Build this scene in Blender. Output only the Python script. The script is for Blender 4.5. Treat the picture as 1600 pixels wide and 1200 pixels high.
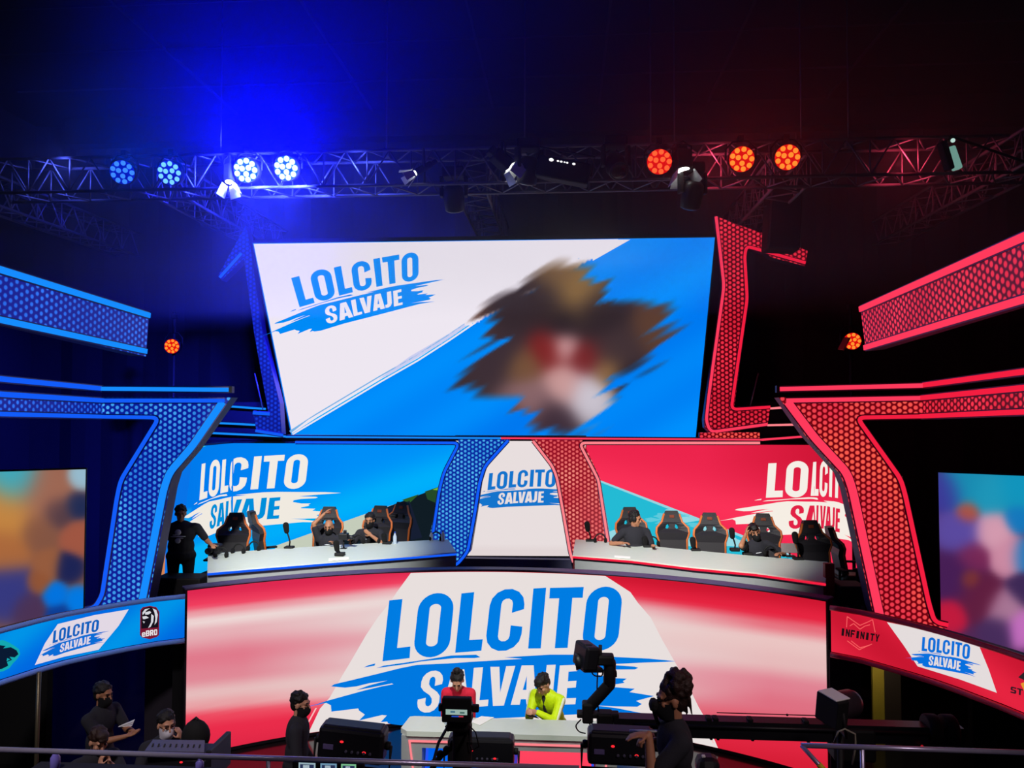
import bpy, bmesh, math, random
from mathutils import Vector, Matrix, Quaternion
from mathutils.geometry import tessellate_polygon
random.seed(7)
for o in list(bpy.data.objects):
    bpy.data.objects.remove(o, do_unlink=True)
SC = bpy.context.scene
COL = SC.collection
V = Vector
# ------------------------------------------------------------------ camera, world, exposure
EYE = V((0.0, 0.0, 4.85))
YAW, PITCH, FPX = math.radians(4.0), math.atan(40 / 1200), 1200.0
cam = bpy.data.cameras.new('camera')
cam.sensor_width = 36.0
cam.lens = 36.0 * FPX / 1600.0
cam.clip_end = 200
cam_ob = bpy.data.objects.new('camera', cam)
COL.objects.link(cam_ob)
cam_ob.location = EYE
cam_ob.rotation_euler = (math.pi / 2 + PITCH, 0, YAW)
SC.camera = cam_ob
w = bpy.data.worlds.new('dark_hall_air')
SC.world = w
w.use_nodes = True
w.node_tree.nodes['Background'].inputs[0].default_value = (0.012, 0.012, 0.02, 1)
w.node_tree.nodes['Background'].inputs[1].default_value = 1.0
SC.view_settings.view_transform = 'Standard'
SC.view_settings.look = 'None'
SC.view_settings.gamma = 1.0
SC.view_settings.exposure = 0.0
SC.view_settings.use_curve_mapping = False
SC.cycles.use_denoising = True
SC.cycles.max_bounces = 6
SC.cycles.diffuse_bounces = 3
SC.cycles.glossy_bounces = 3
SC.cycles.volume_bounces = 0
SC.cycles.sample_clamp_indirect = 6.0
SC.cycles.caustics_reflective = False
SC.cycles.caustics_refractive = False


def aim(ob, frm, to):
    ob.location = frm
    ob.rotation_euler = (V(to) - V(frm)).to_track_quat('-Z', 'Y').to_euler()


def spot(name, frm, to, power, col, deg, blend=0.6, rad=0.08):
    l = bpy.data.lights.new(name, 'SPOT')
    l.energy, l.color, l.spot_size, l.spot_blend = power, col, math.radians(deg), blend
    l.shadow_soft_size = rad
    o = bpy.data.objects.new(name, l)
    COL.objects.link(o)
    aim(o, frm, to)
    return o


# ------------------------------------------------------------------ projection helpers (1600 x 1200 frame)
CF = V((-math.sin(YAW) * math.cos(PITCH), math.cos(YAW) * math.cos(PITCH), math.sin(PITCH)))
CR = V((math.cos(YAW), math.sin(YAW), 0))
CU = CR.cross(CF)


def ray(px, py):
    return CF + CR * ((px - 800) / FPX) + CU * ((600 - py) / FPX)


def PY(px, py, y):
    r = ray(px, py)
    return EYE + r * (y / r.y)


def PZ(px, py, z):
    r = ray(px, py)
    return EYE + r * ((z - EYE.z) / r.z)


def PD(px, py, d):
    return EYE + ray(px, py) * d


def proj(p):
    q = V(p) - EYE
    d = q.dot(CF)
    return 800 + FPX * q.dot(CR) / d, 600 - FPX * q.dot(CU) / d


def lin(c):
    c = c / 255.0
    return c / 12.92 if c <= 0.04045 else ((c + 0.055) / 1.055) ** 2.4


def rgb(*c):
    return (lin(c[0]), lin(c[1]), lin(c[2]), 1.0)


# ------------------------------------------------------------------ materials
MATS = {}


def _new(name):
    m = bpy.data.materials.new(name)
    m.use_nodes = True
    nt = m.node_tree
    nt.nodes.clear()
    return m, nt, nt.nodes.new('ShaderNodeOutputMaterial')


def mat(name, c, rough=0.6, metal=0.0, spec=0.4, bump=0.0, scale=60.0, vary=0.12):
    if name in MATS:
        return MATS[name]
    m, nt, out = _new(name)
    b = nt.nodes.new('ShaderNodeBsdfPrincipled')
    b.inputs['Roughness'].default_value = rough
    b.inputs['Metallic'].default_value = metal
    b.inputs['Specular IOR Level'].default_value = spec
    tc = nt.nodes.new('ShaderNodeTexCoord')
    nz = nt.nodes.new('ShaderNodeTexNoise')
    nz.inputs['Scale'].default_value = scale
    nt.links.new(tc.outputs['Object'], nz.inputs['Vector'])
    mx = nt.nodes.new('ShaderNodeMix')
    mx.data_type = 'RGBA'
    col = rgb(*c)
    mx.inputs[6].default_value = tuple(x * (1 - vary) for x in col[:3]) + (1,)
    mx.inputs[7].default_value = tuple(min(1, x * (1 + vary)) for x in col[:3]) + (1,)
    nt.links.new(nz.outputs['Fac'], mx.inputs[0])
    nt.links.new(mx.outputs[2], b.inputs['Base Color'])
    if bump:
        bp = nt.nodes.new('ShaderNodeBump')
        bp.inputs['Strength'].default_value = bump
        bp.inputs['Distance'].default_value = 0.01
        nt.links.new(nz.outputs['Fac'], bp.inputs['Height'])
        nt.links.new(bp.outputs[0], b.inputs['Normal'])
    nt.links.new(b.outputs[0], out.inputs[0])
    MATS[name] = m
    return m


def emis(name, c, s=1.0):
    if name in MATS:
        return MATS[name]
    m, nt, out = _new(name)
    e = nt.nodes.new('ShaderNodeEmission')
    e.inputs[0].default_value = rgb(*c)
    e.inputs[1].default_value = s
    nt.links.new(e.outputs[0], out.inputs[0])
    MATS[name] = m
    return m


def screen_mat(name='led_pixels', s=1.0):
    if name in MATS:
        return MATS[name]
    m, nt, out = _new(name)
    e = nt.nodes.new('ShaderNodeEmission')
    a = nt.nodes.new('ShaderNodeVertexColor')
    a.layer_name = 'Col'
    nt.links.new(a.outputs[0], e.inputs[0])
    e.inputs[1].default_value = s
    nt.links.new(e.outputs[0], out.inputs[0])
    MATS[name] = m
    return m


def honey(name, dot, base, pitch=0.08, r=0.33, soft=0.06, hot=None, vary=0.5):
    """perforated sheet in front of a lit diffuser: hexagonal rows of round holes, laid out in metres by UV"""
    if name in MATS:
        return MATS[name]
    m, nt, out = _new(name)
    N, L = nt.nodes.new, nt.links.new
    uv = N('ShaderNodeUVMap')
    sc = N('ShaderNodeVectorMath'); sc.operation = 'SCALE'
    sc.inputs['Scale'].default_value = 1.0 / pitch
    L(uv.outputs[0], sc.inputs[0])
    res = []
    for off in ((0, 0, 0), (0.866, 0.5, 0)):
        ad = N('ShaderNodeVectorMath'); ad.operation = 'ADD'
        ad.inputs[1].default_value = off
        L(sc.outputs[0], ad.inputs[0])
        wr = N('ShaderNodeVectorMath'); wr.operation = 'WRAP'
        wr.inputs[1].default_value = (0.866, 0.5, 1)
        wr.inputs[2].default_value = (-0.866, -0.5, -1)
        L(ad.outputs[0], wr.inputs[0])
        ln = N('ShaderNodeVectorMath'); ln.operation = 'LENGTH'
        L(wr.outputs[0], ln.inputs[0])
        res.append(ln)
    mn = N('ShaderNodeMath'); mn.operation = 'MINIMUM'
    L(res[0].outputs['Value'], mn.inputs[0]); L(res[1].outputs['Value'], mn.inputs[1])
    mr = N('ShaderNodeMapRange')
    mr.inputs[1].default_value = r - soft
    mr.inputs[2].default_value = r + soft
    mr.inputs[3].default_value = 1.0
    mr.inputs[4].default_value = 0.0
    L(mn.outputs[0], mr.inputs[0])
    nz = N('ShaderNodeTexNoise'); nz.inputs['Scale'].default_value = 1.3
    L(uv.outputs[0], nz.inputs['Vector'])
    mv = N('ShaderNodeMapRange')
    mv.inputs[1].default_value = 0.38; mv.inputs[2].default_value = 0.72
    L(nz.outputs['Fac'], mv.inputs[0])
    hm = N('ShaderNodeMix'); hm.data_type = 'RGBA'
    d = rgb(*dot)
    hm.inputs[6].default_value = tuple(x * (1 - vary * 0.5) for x in d[:3]) + (1,)
    hm.inputs[7].default_value = rgb(*(hot or dot))
    L(mv.outputs[0], hm.inputs[0])
    cm = N('ShaderNodeMix'); cm.data_type = 'RGBA'
    cm.inputs[6].default_value = rgb(*base)
    L(hm.outputs[2], cm.inputs[7])
    L(mr.outputs[0], cm.inputs[0])
    e = N('ShaderNodeEmission')
    L(cm.outputs[2], e.inputs[0])
    g = N('ShaderNodeBsdfPrincipled')
    g.inputs['Base Color'].default_value = rgb(12, 10, 14)
    g.inputs['Roughness'].default_value = 0.5
    ads = N('ShaderNodeAddShader')
    L(e.outputs[0], ads.inputs[0]); L(g.outputs[0], ads.inputs[1])
    L(ads.outputs[0], out.inputs[0])
    MATS[name] = m
    return m


M = {
    'black': mat('matt_black_paint', (14, 14, 16), 0.7),
    'dark': mat('dark_plastic', (24, 24, 30), 0.45, bump=0.1, scale=300),
    'rubber': mat('black_rubber', (12, 12, 14), 0.85),
    'frame': mat('dark_violet_metal_frame', (84, 74, 112), 0.5, 0.2),
    'casing': mat('led_wall_casing', (22, 22, 30), 0.5),
    'truss': mat('aluminium_truss', (112, 110, 120), 0.5, 0.45, scale=20),
    'steel': mat('brushed_steel_rail', (176, 170, 200), 0.3, 0.55, scale=20),
    'desk': mat('pale_desk_laminate', (205, 214, 204), 0.45, scale=12, vary=0.04),
    'deskside': mat('grey_desk_fascia', (150, 156, 158), 0.5, scale=12, vary=0.05),
    'leather': mat('black_chair_leather', (40, 38, 43), 0.5, bump=0.2, scale=120),
    'seatpad': mat('charcoal_chair_fabric', (80, 76, 84), 0.9, bump=0.3, scale=200),
    'orange': mat('orange_chair_trim', (214, 112, 52), 0.5),
    'shirt': mat('black_cotton', (38, 38, 46), 0.92, bump=0.3, scale=150),
    'denim': mat('dark_trousers', (20, 21, 30), 0.9, bump=0.3, scale=200),
    'skin': mat('skin_light', (206, 150, 122), 0.55, scale=30, vary=0.08),
    'skintan': mat('skin_tan', (172, 118, 88), 0.55, scale=30, vary=0.08),
    'hair': mat('dark_hair', (22, 18, 18), 0.55, bump=0.6, scale=140),
    'hairbrown': mat('brown_hair', (46, 26, 20), 0.55, bump=0.6, scale=140),
    'yellow': mat('neon_yellow_jacket', (214, 255, 0), 0.6, bump=0.2, scale=40),
    'stripe': mat('white_reflective_stripe', (232, 240, 214), 0.5),
    'red': mat('red_jersey', (214, 30, 62), 0.8, bump=0.2, scale=80),
    'maskblack': mat('black_face_mask', (16, 16, 20), 0.9),
    'maskwhite': mat('white_face_mask', (226, 222, 236), 0.8),
    'eye': mat('dark_eye', (14, 10, 10), 0.3),
    'white': mat('white_paper', (240, 240, 236), 0.8, vary=0.02),
    'print': mat('white_shirt_print', (210, 214, 220), 0.8),
    'foam': mat('black_foam', (10, 10, 12), 0.95, bump=0.6, scale=300),
    'cable': mat('black_cable', (10, 10, 12), 0.6),
    'greycable': mat('grey_cable', (150, 146, 128), 0.6),
    'clear': mat('clear_bottle_plastic', (190, 205, 225), 0.15, spec=0.8),
    'lilac': mat('lilac_bottle_plastic', (120, 110, 200), 0.3),
    'cap': mat('blue_bottle_cap', (60, 90, 190), 0.4),
    'tape': mat('yellow_tape', (220, 190, 30), 0.6),
    'yellowwall': mat('yellow_painted_wood', (150, 128, 40), 0.7, scale=6),
    'console': mat('console_grey', (84, 82, 104), 0.5, bump=0.1, scale=200),
    'glass': mat('dark_monitor_glass', (10, 12, 18), 0.12, spec=0.7),
    'floor': mat('gloss_black_stage_floor', (22, 20, 24), 0.16, spec=0.6, scale=3),
    'deck': mat('matt_black_deck', (16, 16, 20), 0.6, scale=5),
    'drape': mat('black_drape', (36, 36, 42), 0.95, bump=0.4, scale=8),
    'ceilpaint': mat('dark_ceiling_panel', (22, 22, 28), 0.9, scale=2),
    'ceilseam': mat('pale_ceiling_seam', (52, 52, 62), 0.8),
    'barn': mat('bare_aluminium_barn_door', (228, 230, 232), 0.4, 0.3),
    'e_blue': emis('blue_light_strip', (22, 140, 255), 1.0),
    'e_blue2': emis('deep_blue_light_strip', (18, 92, 250), 1.0),
    'e_red': emis('red_light_strip', (255, 58, 92), 1.0),
    'e_red2': emis('deep_red_light_strip', (244, 30, 64), 1.0),
    'e_pink': emis('pale_red_light_strip', (255, 132, 140), 1.0),
    'e_white': emis('hot_white_lamp', (255, 255, 250), 12.0),
    'e_led': emis('red_power_led', (255, 40, 50), 1.2),
    'h_blue': honey('blue_backlit_honeycomb', (48, 146, 255), (8, 26, 150), 0.080, 0.30, 0.06, (80, 186, 255)),
    'h_bluefine': honey('blue_backlit_honeycomb_dim', (34, 108, 250), (8, 22, 140), 0.085, 0.27, 0.08, (44, 120, 255)),
    'h_bluedeep': honey('deep_blue_backlit_honeycomb', (16, 52, 200), (6, 18, 120), 0.085, 0.30, 0.08, (18, 66, 220)),
    'h_red': honey('red_backlit_honeycomb', (255, 62, 82), (112, 0, 14), 0.078, 0.34, 0.07, (255, 98, 76), 0.3),
    'h_redfine': honey('red_backlit_honeycomb_dim', (252, 40, 66), (84, 0, 14), 0.085, 0.33, 0.08, (255, 52, 76)),
    'h_pink': honey('pale_red_backlit_honeycomb', (255, 100, 104), (150, 12, 34), 0.078, 0.31, 0.07, (255, 160, 140)),
    'h_cyan': honey('bright_blue_backlit_honeycomb', (60, 176, 255), (6, 42, 160), 0.078, 0.30, 0.06, (104, 214, 255)),
    'screen': screen_mat(),
}


# ------------------------------------------------------------------ mesh builder
class MB:
    def __init__(s):
        s.v, s.f, s.uv, s.col, s.smooth, s.mi = [], [], [], [], [], []

    def face(s, idx, uv=None, col=None, sm=False, mi=0):
        s.f.append(tuple(idx)); s.uv.append(uv); s.col.append(col); s.smooth.append(sm); s.mi.append(mi)

    def add(s, verts, faces, sm=False, mi=0):
        b = len(s.v)
        s.v.extend(V(p) for p in verts)
        for f in faces:
            s.face([b + i for i in f], sm=sm, mi=mi)
        return s

    def box(s, c, size, rot=None, bev=0.0, mi=0):
        hx, hy, hz = (x / 2 for x in size)
        if bev <= 0:
            pts = [V((x, y, z)) for x in (-hx, hx) for y in (-hy, hy) for z in (-hz, hz)]
            fs = [(0, 1, 3, 2), (4, 6, 7, 5), (0, 4, 5, 1), (2, 3, 7, 6), (0, 2, 6, 4), (1, 5, 7, 3)]
        else:
            bm = bmesh.new()
            bmesh.ops.create_cube(bm, size=1.0)
            for q in bm.verts:
                q.co = V((q.co.x * size[0], q.co.y * size[1], q.co.z * size[2]))
            bmesh.ops.bevel(bm, geom=bm.edges[:], offset=min(bev, 0.45 * min(size)), segments=2, profile=0.5, affect='EDGES')
            bm.verts.index_update()
            pts = [q.co.copy() for q in bm.verts]
            fs = [tuple(q.index for q in f.verts) for f in bm.faces]
            bm.free()
        if rot is not None:
            pts = [rot @ p for p in pts]
        c = V(c)
        return s.add([p + c for p in pts], fs, mi=mi)

    def loft(s, rings, closed=True, caps=True, sm=True, mi=0):
        n = len(rings[0])
        b = len(s.v)
        for r in rings:
            s.v.extend(V(p) for p in r)
        for i in range(len(rings) - 1):
            for j in range(n if closed else n - 1):
                k = (j + 1) % n
                s.face((b + i * n + j, b + i * n + k, b + (i + 1) * n + k, b + (i + 1) * n + j), sm=sm, mi=mi)
        if caps and closed:
            s.face([b + j for j in range(n)][::-1], mi=mi)
            e = b + (len(rings) - 1) * n
            s.face([e + j for j in range(n)], mi=mi)
        return s

    def tube(s, pts, r, seg=8, sm=True, mi=0, caps=True):
        pts = [V(p) for p in pts]
        rs = r if isinstance(r, (list, tuple)) else [r] * len(pts)
        rings = []
        up = None
        for i, p in enumerate(pts):
            t = (pts[min(i + 1, len(pts) - 1)] - pts[max(i - 1, 0)])
            t = t.normalized() if t.length > 1e-9 else V((0, 0, 1))
            if up is None:
                a = V((0, 0, 1)) if abs(t.z) < 0.9 else V((1, 0, 0))
                up = (a - t * a.dot(t)).normalized()
            else:
                up = (up - t * up.dot(t))
                up = up.normalized() if up.length > 1e-6 else t.orthogonal().normalized()
            sd = t.cross(up)
            rings.append([p + (up * math.cos(2 * math.pi * k / seg) + sd * math.sin(2 * math.pi * k / seg)) * rs[i] for k in range(seg)])
        return s.loft(rings, caps=caps, sm=sm, mi=mi)

    def capsule(s, p0, p1, r0, r1, seg=12, mi=0):
        p0, p1 = V(p0), V(p1)
        t = p1 - p0
        t = t.normalized() if t.length > 1e-6 else V((0, 0, 1))
        pts, rs = [], []
        for a in (-85, -60, -30, 0):
            pts.append(p0 + t * (r0 * math.sin(math.radians(a)))); rs.append(r0 * math.cos(math.radians(a)))
        for a in (0, 30, 60, 85):
            pts.append(p1 + t * (r1 * math.sin(math.radians(a)))); rs.append(r1 * math.cos(math.radians(a)))
        if (p1 - p0).length < 1e-6:
            pts.pop(4); rs.pop(4)
        return s.tube(pts, rs, seg, mi=mi)

    def ell(s, c, rad, rot=None, seg=16, rings=10, mi=0):
        c = V(c)
        if not isinstance(rad, (tuple, list)):
            rad = (rad,) * 3
        rr = []
        for i in range(rings + 1):
            th = math.pi * (0.02 + 0.96 * i / rings)
            ring = []
            for k in range(seg):
                ph = 2 * math.pi * k / seg
                p = V((rad[0] * math.sin(th) * math.cos(ph), rad[1] * math.sin(th) * math.sin(ph), -rad[2] * math.cos(th)))
                ring.append((rot @ p if rot is not None else p) + c)
            rr.append(ring)
        return s.loft(rr, mi=mi)

    def lathe(s, prof, c, rot=None, seg=20, sm=True, mi=0):
        c = V(c)
        rr = []
        for (r, z) in prof:
            ring = []
            for k in range(seg):
                p = V((r * math.cos(2 * math.pi * k / seg), r * math.sin(2 * math.pi * k / seg), z))
                ring.append((rot @ p if rot is not None else p) + c)
            rr.append(ring)
        return s.loft(rr, sm=sm, mi=mi)

    def sweep(s, pts, nrm, w, h, mi=0):
        """rectangular bar along pts lying on a surface with normals nrm (towards the viewer); w wide, h proud"""
        pts = [V(p) for p in pts]
        rings = []
        for i, p in enumerate(pts):
            a = (pts[i] - pts[i - 1]).normalized() if i else None
            b = (pts[i + 1] - pts[i]).normalized() if i < len(pts) - 1 else None
            t = ((a or b) + (b or a))
            t = t.normalized()
            n = nrm[i]
            sd = t.cross(n).normalized()
            k = 1.0
            if a and b:
                k = 1.0 / max(0.45, math.sqrt(max(0.0, (1 + a.dot(b)) / 2)))
            o = sd * (w / 2 * k)
            rings.append([p - o, p + o, p + o + n * h, p - o + n * h])
        return s.loft(rings, sm=False, mi=mi)

    def poly(s, loops, fn, uvfn=None, col=None, mi=0, cuts=None):
        """flat 2-D polygon (outer loop + holes), optionally sliced at x positions, mapped to 3-D by fn"""
        tri = tessellate_polygon([[V((x, y, 0)) for x, y in lp] for lp in loops])
        flat = [p for lp in loops for p in lp]
        if cuts:
            bm = bmesh.new()
            vs = [bm.verts.new((x, y, 0)) for x, y in flat]
            for t in tri:
                try:
                    bm.faces.new([vs[i] for i in t])
                except ValueError:
                    pass
            x0, x1 = min(p[0] for p in flat), max(p[0] for p in flat)
            for cx in cuts:
                if x0 < cx < x1:
                    bmesh.ops.bisect_plane(bm, geom=bm.verts[:] + bm.edges[:] + bm.faces[:], plane_co=(cx, 0, 0), plane_no=(1, 0, 0))
            bm.verts.index_update()
            flat = [(q.co.x, q.co.y) for q in bm.verts]
            tri = [tuple(q.index for q in f.verts) for f in bm.faces]
            bm.free()
        b = len(s.v)
        s.v.extend(V(fn(x, y)) for x, y in flat)
        for t in tri:
            a = [s.v[b + i] for i in t]
            nn = (a[1] - a[0]).cross(a[2] - a[0])
            t = tuple(t)
            if nn.dot(EYE - a[0]) < 0:
                t = t[::-1]
            s.face([b + i for i in t], uv=[uvfn(s.v[b + i]) for i in t] if uvfn else None, col=col, mi=mi)
        return s

    def mesh(s, name, mats, origin=None):
        me = bpy.data.meshes.new(name)
        o = V(origin) if origin is not None else V((0, 0, 0))
        me.from_pydata([tuple(p - o) for p in s.v], [], s.f)
        for i, p in enumerate(me.polygons):
            p.use_smooth = s.smooth[i]
            p.material_index = s.mi[i]
        if any(u is not None for u in s.uv):
            ul = me.uv_layers.new(name='UVMap')
            for i, p in enumerate(me.polygons):
                if s.uv[i]:
                    for k, li in enumerate(p.loop_indices):
                        ul.data[li].uv = s.uv[i][k]
        if any(c is not None for c in s.col):
            cl = me.color_attributes.new('Col', 'FLOAT_COLOR', 'CORNER')
            for i, p in enumerate(me.polygons):
                c = s.col[i]
                if c is None:
                    continue
                for k, li in enumerate(p.loop_indices):
                    cl.data[li].color = c[k] if isinstance(c, list) else c
        for m in (mats if isinstance(mats, (list, tuple)) else [mats]):
            me.materials.append(m)
        me.update()
        return me


def tag(o, label, cat, group=None):
    o['label'] = label
    o['category'] = cat
    if group:
        o['group'] = group
    return o


def thing(name, label, cat, loc=(0, 0, 0), rotz=0.0, group=None):
    o = bpy.data.objects.new(name, None)
    o.empty_display_size = 0.2
    COL.objects.link(o)
    o.location = loc
    o.rotation_euler = (0, 0, rotz)
    return tag(o, label, cat, group)


def obj(name, mb, m, parent=None, world=True, label=None):
    """one mesh object; world=True: mb is in world coordinates, moved into the frame of the (unrotated) parent chain"""
    org = V((0, 0, 0))
    if world and parent is not None:
        q = parent
        while q is not None:
            org += q.location
            q = q.parent
    me = mb.mesh(name, m, org) if isinstance(mb, MB) else mb
    o = bpy.data.objects.new(name, me)
    COL.objects.link(o)
    if parent is not None:
        o.parent = parent
    if label:
        o['label'] = label
    return o


def solo(name, mb, m, label, cat, group=None):
    """a thing that is one mesh; its origin sits at the middle of its foot"""
    xs = [p.x for p in mb.v]; ys = [p.y for p in mb.v]; zs = [p.z for p in mb.v]
    org = V(((min(xs) + max(xs)) / 2, (min(ys) + max(ys)) / 2, min(zs)))
    o = bpy.data.objects.new(name, mb.mesh(name, m, org))
    o.location = org
    COL.objects.link(o)
    return tag(o, label, cat, group)


def struct(name, mb, m):
    o = obj(name, mb, m)
    o['kind'] = 'structure'
    return o


def dup(root, loc, rotz, label=None, group=None):
    r = root.copy()
    COL.objects.link(r)
    r.location = loc
    r.rotation_euler = (0, 0, rotz)
    if label:
        r['label'] = label
    if group:
        r['group'] = group
    for ch in list(root.children):
        c = ch.copy()
        COL.objects.link(c)
        c.parent = r
        for g in ch.children:
            d = g.copy()
            COL.objects.link(d)
            d.parent = c
    return r


def RZ(a):
    return Matrix.Rotation(a, 3, 'Z')


def RX(a):
    return Matrix.Rotation(a, 3, 'X')


def RYm(a):
    return Matrix.Rotation(a, 3, 'Y')


# ------------------------------------------------------------------ surfaces
class Plane:
    def __init__(s, p, n):
        s.p, s.n = V(p), V(n).normalized()
        if s.n.dot(EYE - s.p) < 0:
            s.n = -s.n

    def hit(s, px, py, lift=0.0):
        r = ray(px, py)
        return EYE + r * ((s.p - EYE).dot(s.n) / r.dot(s.n)) + s.n * lift

    def normal(s, px, py):
        return s.n

    def uvf(s):
        e = V((0, 0, 1)).cross(s.n).normalized()
        f = s.n.cross(e)
        return lambda p: ((p - s.p).dot(e), (p - s.p).dot(f))


class Wall:
    """upright surface over a plan polyline [(x, y), ...]"""
    def __init__(s, plan):
        s.plan = [V((a[0], a[1])) for a in plan]
        s.len = [0.0]
        for a, b in zip(s.plan, s.plan[1:]):
            s.len.append(s.len[-1] + (b - a).length)

    def _seg(s, px, py):
        r = ray(px, py)
        best = None
        n = len(s.plan) - 1
        for i in range(n):
            a, b = s.plan[i], s.plan[i + 1]
            d = b - a
            den = r.x * (-d.y) + r.y * d.x
            if abs(den) < 1e-9:
                continue
            ax, ay = a.x - EYE.x, a.y - EYE.y
            t = (ax * (-d.y) + ay * d.x) / den
            u = (r.x * ay - r.y * ax) / den
            lo = -1e9 if i == 0 else -1e-6
            hi = 1e9 if i == n - 1 else 1 + 1e-6
            if t > 0 and lo <= u <= hi:
                if best is None or t < best[0]:
                    best = (t, i, u)
        return best

    def nseg(s, i):
        d = (s.plan[i + 1] - s.plan[i])
        n = V((d.y, -d.x, 0)).normalized()
        mid = V((s.plan[i].x, s.plan[i].y, EYE.z))
        return n if n.dot(EYE - mid) > 0 else -n

    def hit(s, px, py, lift=0.0):
        t, i, u = s._seg(px, py)
        return EYE + ray(px, py) * t + s.nseg(i) * lift

    def normal(s, px, py):
        return s.nseg(s._seg(px, py)[1])

    def at(s, l):
        for i in range(len(s.plan) - 1):
            if l <= s.len[i + 1] + 1e-9 or i == len(s.plan) - 2:
                return s.plan[i] + (s.plan[i + 1] - s.plan[i]) * ((l - s.len[i]) / (s.len[i + 1] - s.len[i]))

    def uvf(s):
        def f(p):
            best = (1e9, 0)
            q = V((p.x, p.y))
            for i in range(len(s.plan) - 1):
                d = s.plan[i + 1] - s.plan[i]
                u = max(0, min(1, (q - s.plan[i]).dot(d) / d.length_squared))
                dist = (q - s.plan[i] - d * u).length
                if dist < best[0]:
                    best = (dist, s.len[i] + u * d.length)
            return (best[1], p.z)
        return f


def facing(y):
    return Plane((0, y, 0), (0, -1, 0))


def densify(pts, step):
    out = []
    for a, b in zip(pts, pts[1:]):
        n = max(1, int(math.hypot(b[0] - a[0], b[1] - a[1]) / step))
        out += [(a[0] + (b[0] - a[0]) * k / n, a[1] + (b[1] - a[1]) * k / n) for k in range(n)]
    return out + [pts[-1]]


def rounded(pts, r, n=5):
    """round the inner corners of an open px polyline"""
    out = [pts[0]]
    for a, b, c in zip(pts, pts[1:], pts[2:]):
        A, B, C = V(a), V(b), V(c)
        k = min(r, (A - B).length * 0.45, (C - B).length * 0.45)
        p, q = B + (A - B).normalized() * k, B + (C - B).normalized() * k
        for i in range(n + 1):
            t = i / n
            z = p * (1 - t) ** 2 + B * (2 * t * (1 - t)) + q * t * t
            out.append((z.x, z.y))
    return out + [pts[-1]]
# ------------------------------------------------------------------ the setting: floor, walls, ceiling, decks
mb = MB(); mb.box((-0.5, 9.0, -0.1), (30, 17, 0.2)); struct('floor', mb, M['floor'])
mb = MB()
nx = 90
pts0 = []
for i in range(nx + 1):
    x = -15.5 + 30 * i / nx
    pts0.append((x, 17.2 + 0.06 * math.sin(i * 1.9)))
mb.loft([[(x, y, z) for x, y in pts0] for z in (0, 11.6)], closed=False, caps=False, sm=False)
struct('wall_back', mb, M['drape'])
mb = MB(); mb.box((-12.6, 9, 5.8), (0.2, 17, 11.6)); struct('wall_left', mb, M['drape'])
mb = MB(); mb.box((10.8, 9, 5.8), (0.2, 17, 11.6)); struct('wall_right', mb, M['drape'])
mb = MB(); mb.box((-0.5, 9, 11.6), (30, 17, 0.1)); struct('ceiling', mb, M['ceilpaint'])
mb = MB()
for sx in (-7.4, -4.3, -1.6, 0.75, 3.1, 5.6):
    mb.box((sx, 9.5, 11.53), (0.045, 14.4, 0.04))
for sy in (10.0, 12.0, 13.55, 15.2):
    mb.box((-0.5, sy, 11.535), (22, 0.03, 0.03))
struct('trim_1', mb, M['ceilseam'])
mb = MB(); mb.box((-0.5, 16.9, 11.25), (22, 0.35, 0.6)); struct('trim_2', mb, M['black'])

# ------------------------------------------------------------------ LED walls
import numpy as np


def fit_h(src, dst):
    A = []
    for (x, y), (u, v_) in zip(src, dst):
        A.append([x, y, 1, 0, 0, 0, -u * x, -u * y, -u])
        A.append([0, 0, 0, x, y, 1, -v_ * x, -v_ * y, -v_])
    A = np.array(A, float)
    A /= np.linalg.norm(A, axis=1)[:, None]
    h = np.linalg.svd(A)[2][-1]

    def f(x, y):
        d = h[6] * x + h[7] * y + h[8]
        return ((h[0] * x + h[1] * y + h[2]) / d, (h[3] * x + h[4] * y + h[5]) / d)
    return f


def fit_a(src, dst):
    A = np.array([[x, y, 1, x * y] for x, y in src], float)
    B = np.array(dst, float)
    k = np.linalg.lstsq(A, B, rcond=None)[0]
    return lambda x, y: tuple(np.array([x, y, 1, x * y]) @ k)


def quad_o(tl, tr, bl, br, rx=0.5, ry=0.26, n=7):
    pts = []
    for cx, cy, a0 in ((1 - rx, 1 - ry, 0), (rx, 1 - ry, 90), (rx, ry, 180), (1 - rx, ry, 270)):
        for i in range(n + 1):
            a = math.radians(a0 + 90 * i / n)
            pts.append((cx + rx * math.cos(a), cy + ry * math.sin(a)))
    return [bil(tl, tr, bl, br, x, y) for x, y in pts]


def bil(tl, tr, bl, br, x, y):
    """unit square (y up) into a traced quad"""
    a = (bl[0] + (br[0] - bl[0]) * x, bl[1] + (br[1] - bl[1]) * x)
    b = (tl[0] + (tr[0] - tl[0]) * x, tl[1] + (tr[1] - tl[1]) * x)
    return (a[0] + (b[0] - a[0]) * y, a[1] + (b[1] - a[1]) * y)


def letter_o(tl, tr, bl, br, hx0, hx1, hy0, hy1):
    q = lambda x, y: bil(tl, tr, bl, br, x, y)
    hole = quad_o(q(hx0, hy1), q(hx1, hy1), q(hx0, hy0), q(hx1, hy0), 0.5, 0.10)
    return [quad_o(tl, tr, bl, br), hole]


def arc2(cx, cy, rx, ry, a0, a1, n=7):
    return [(cx + rx * math.cos(math.radians(a0 + (a1 - a0) * i / n)), cy + ry * math.sin(math.radians(a0 + (a1 - a0) * i / n))) for i in range(n + 1)]


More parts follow.
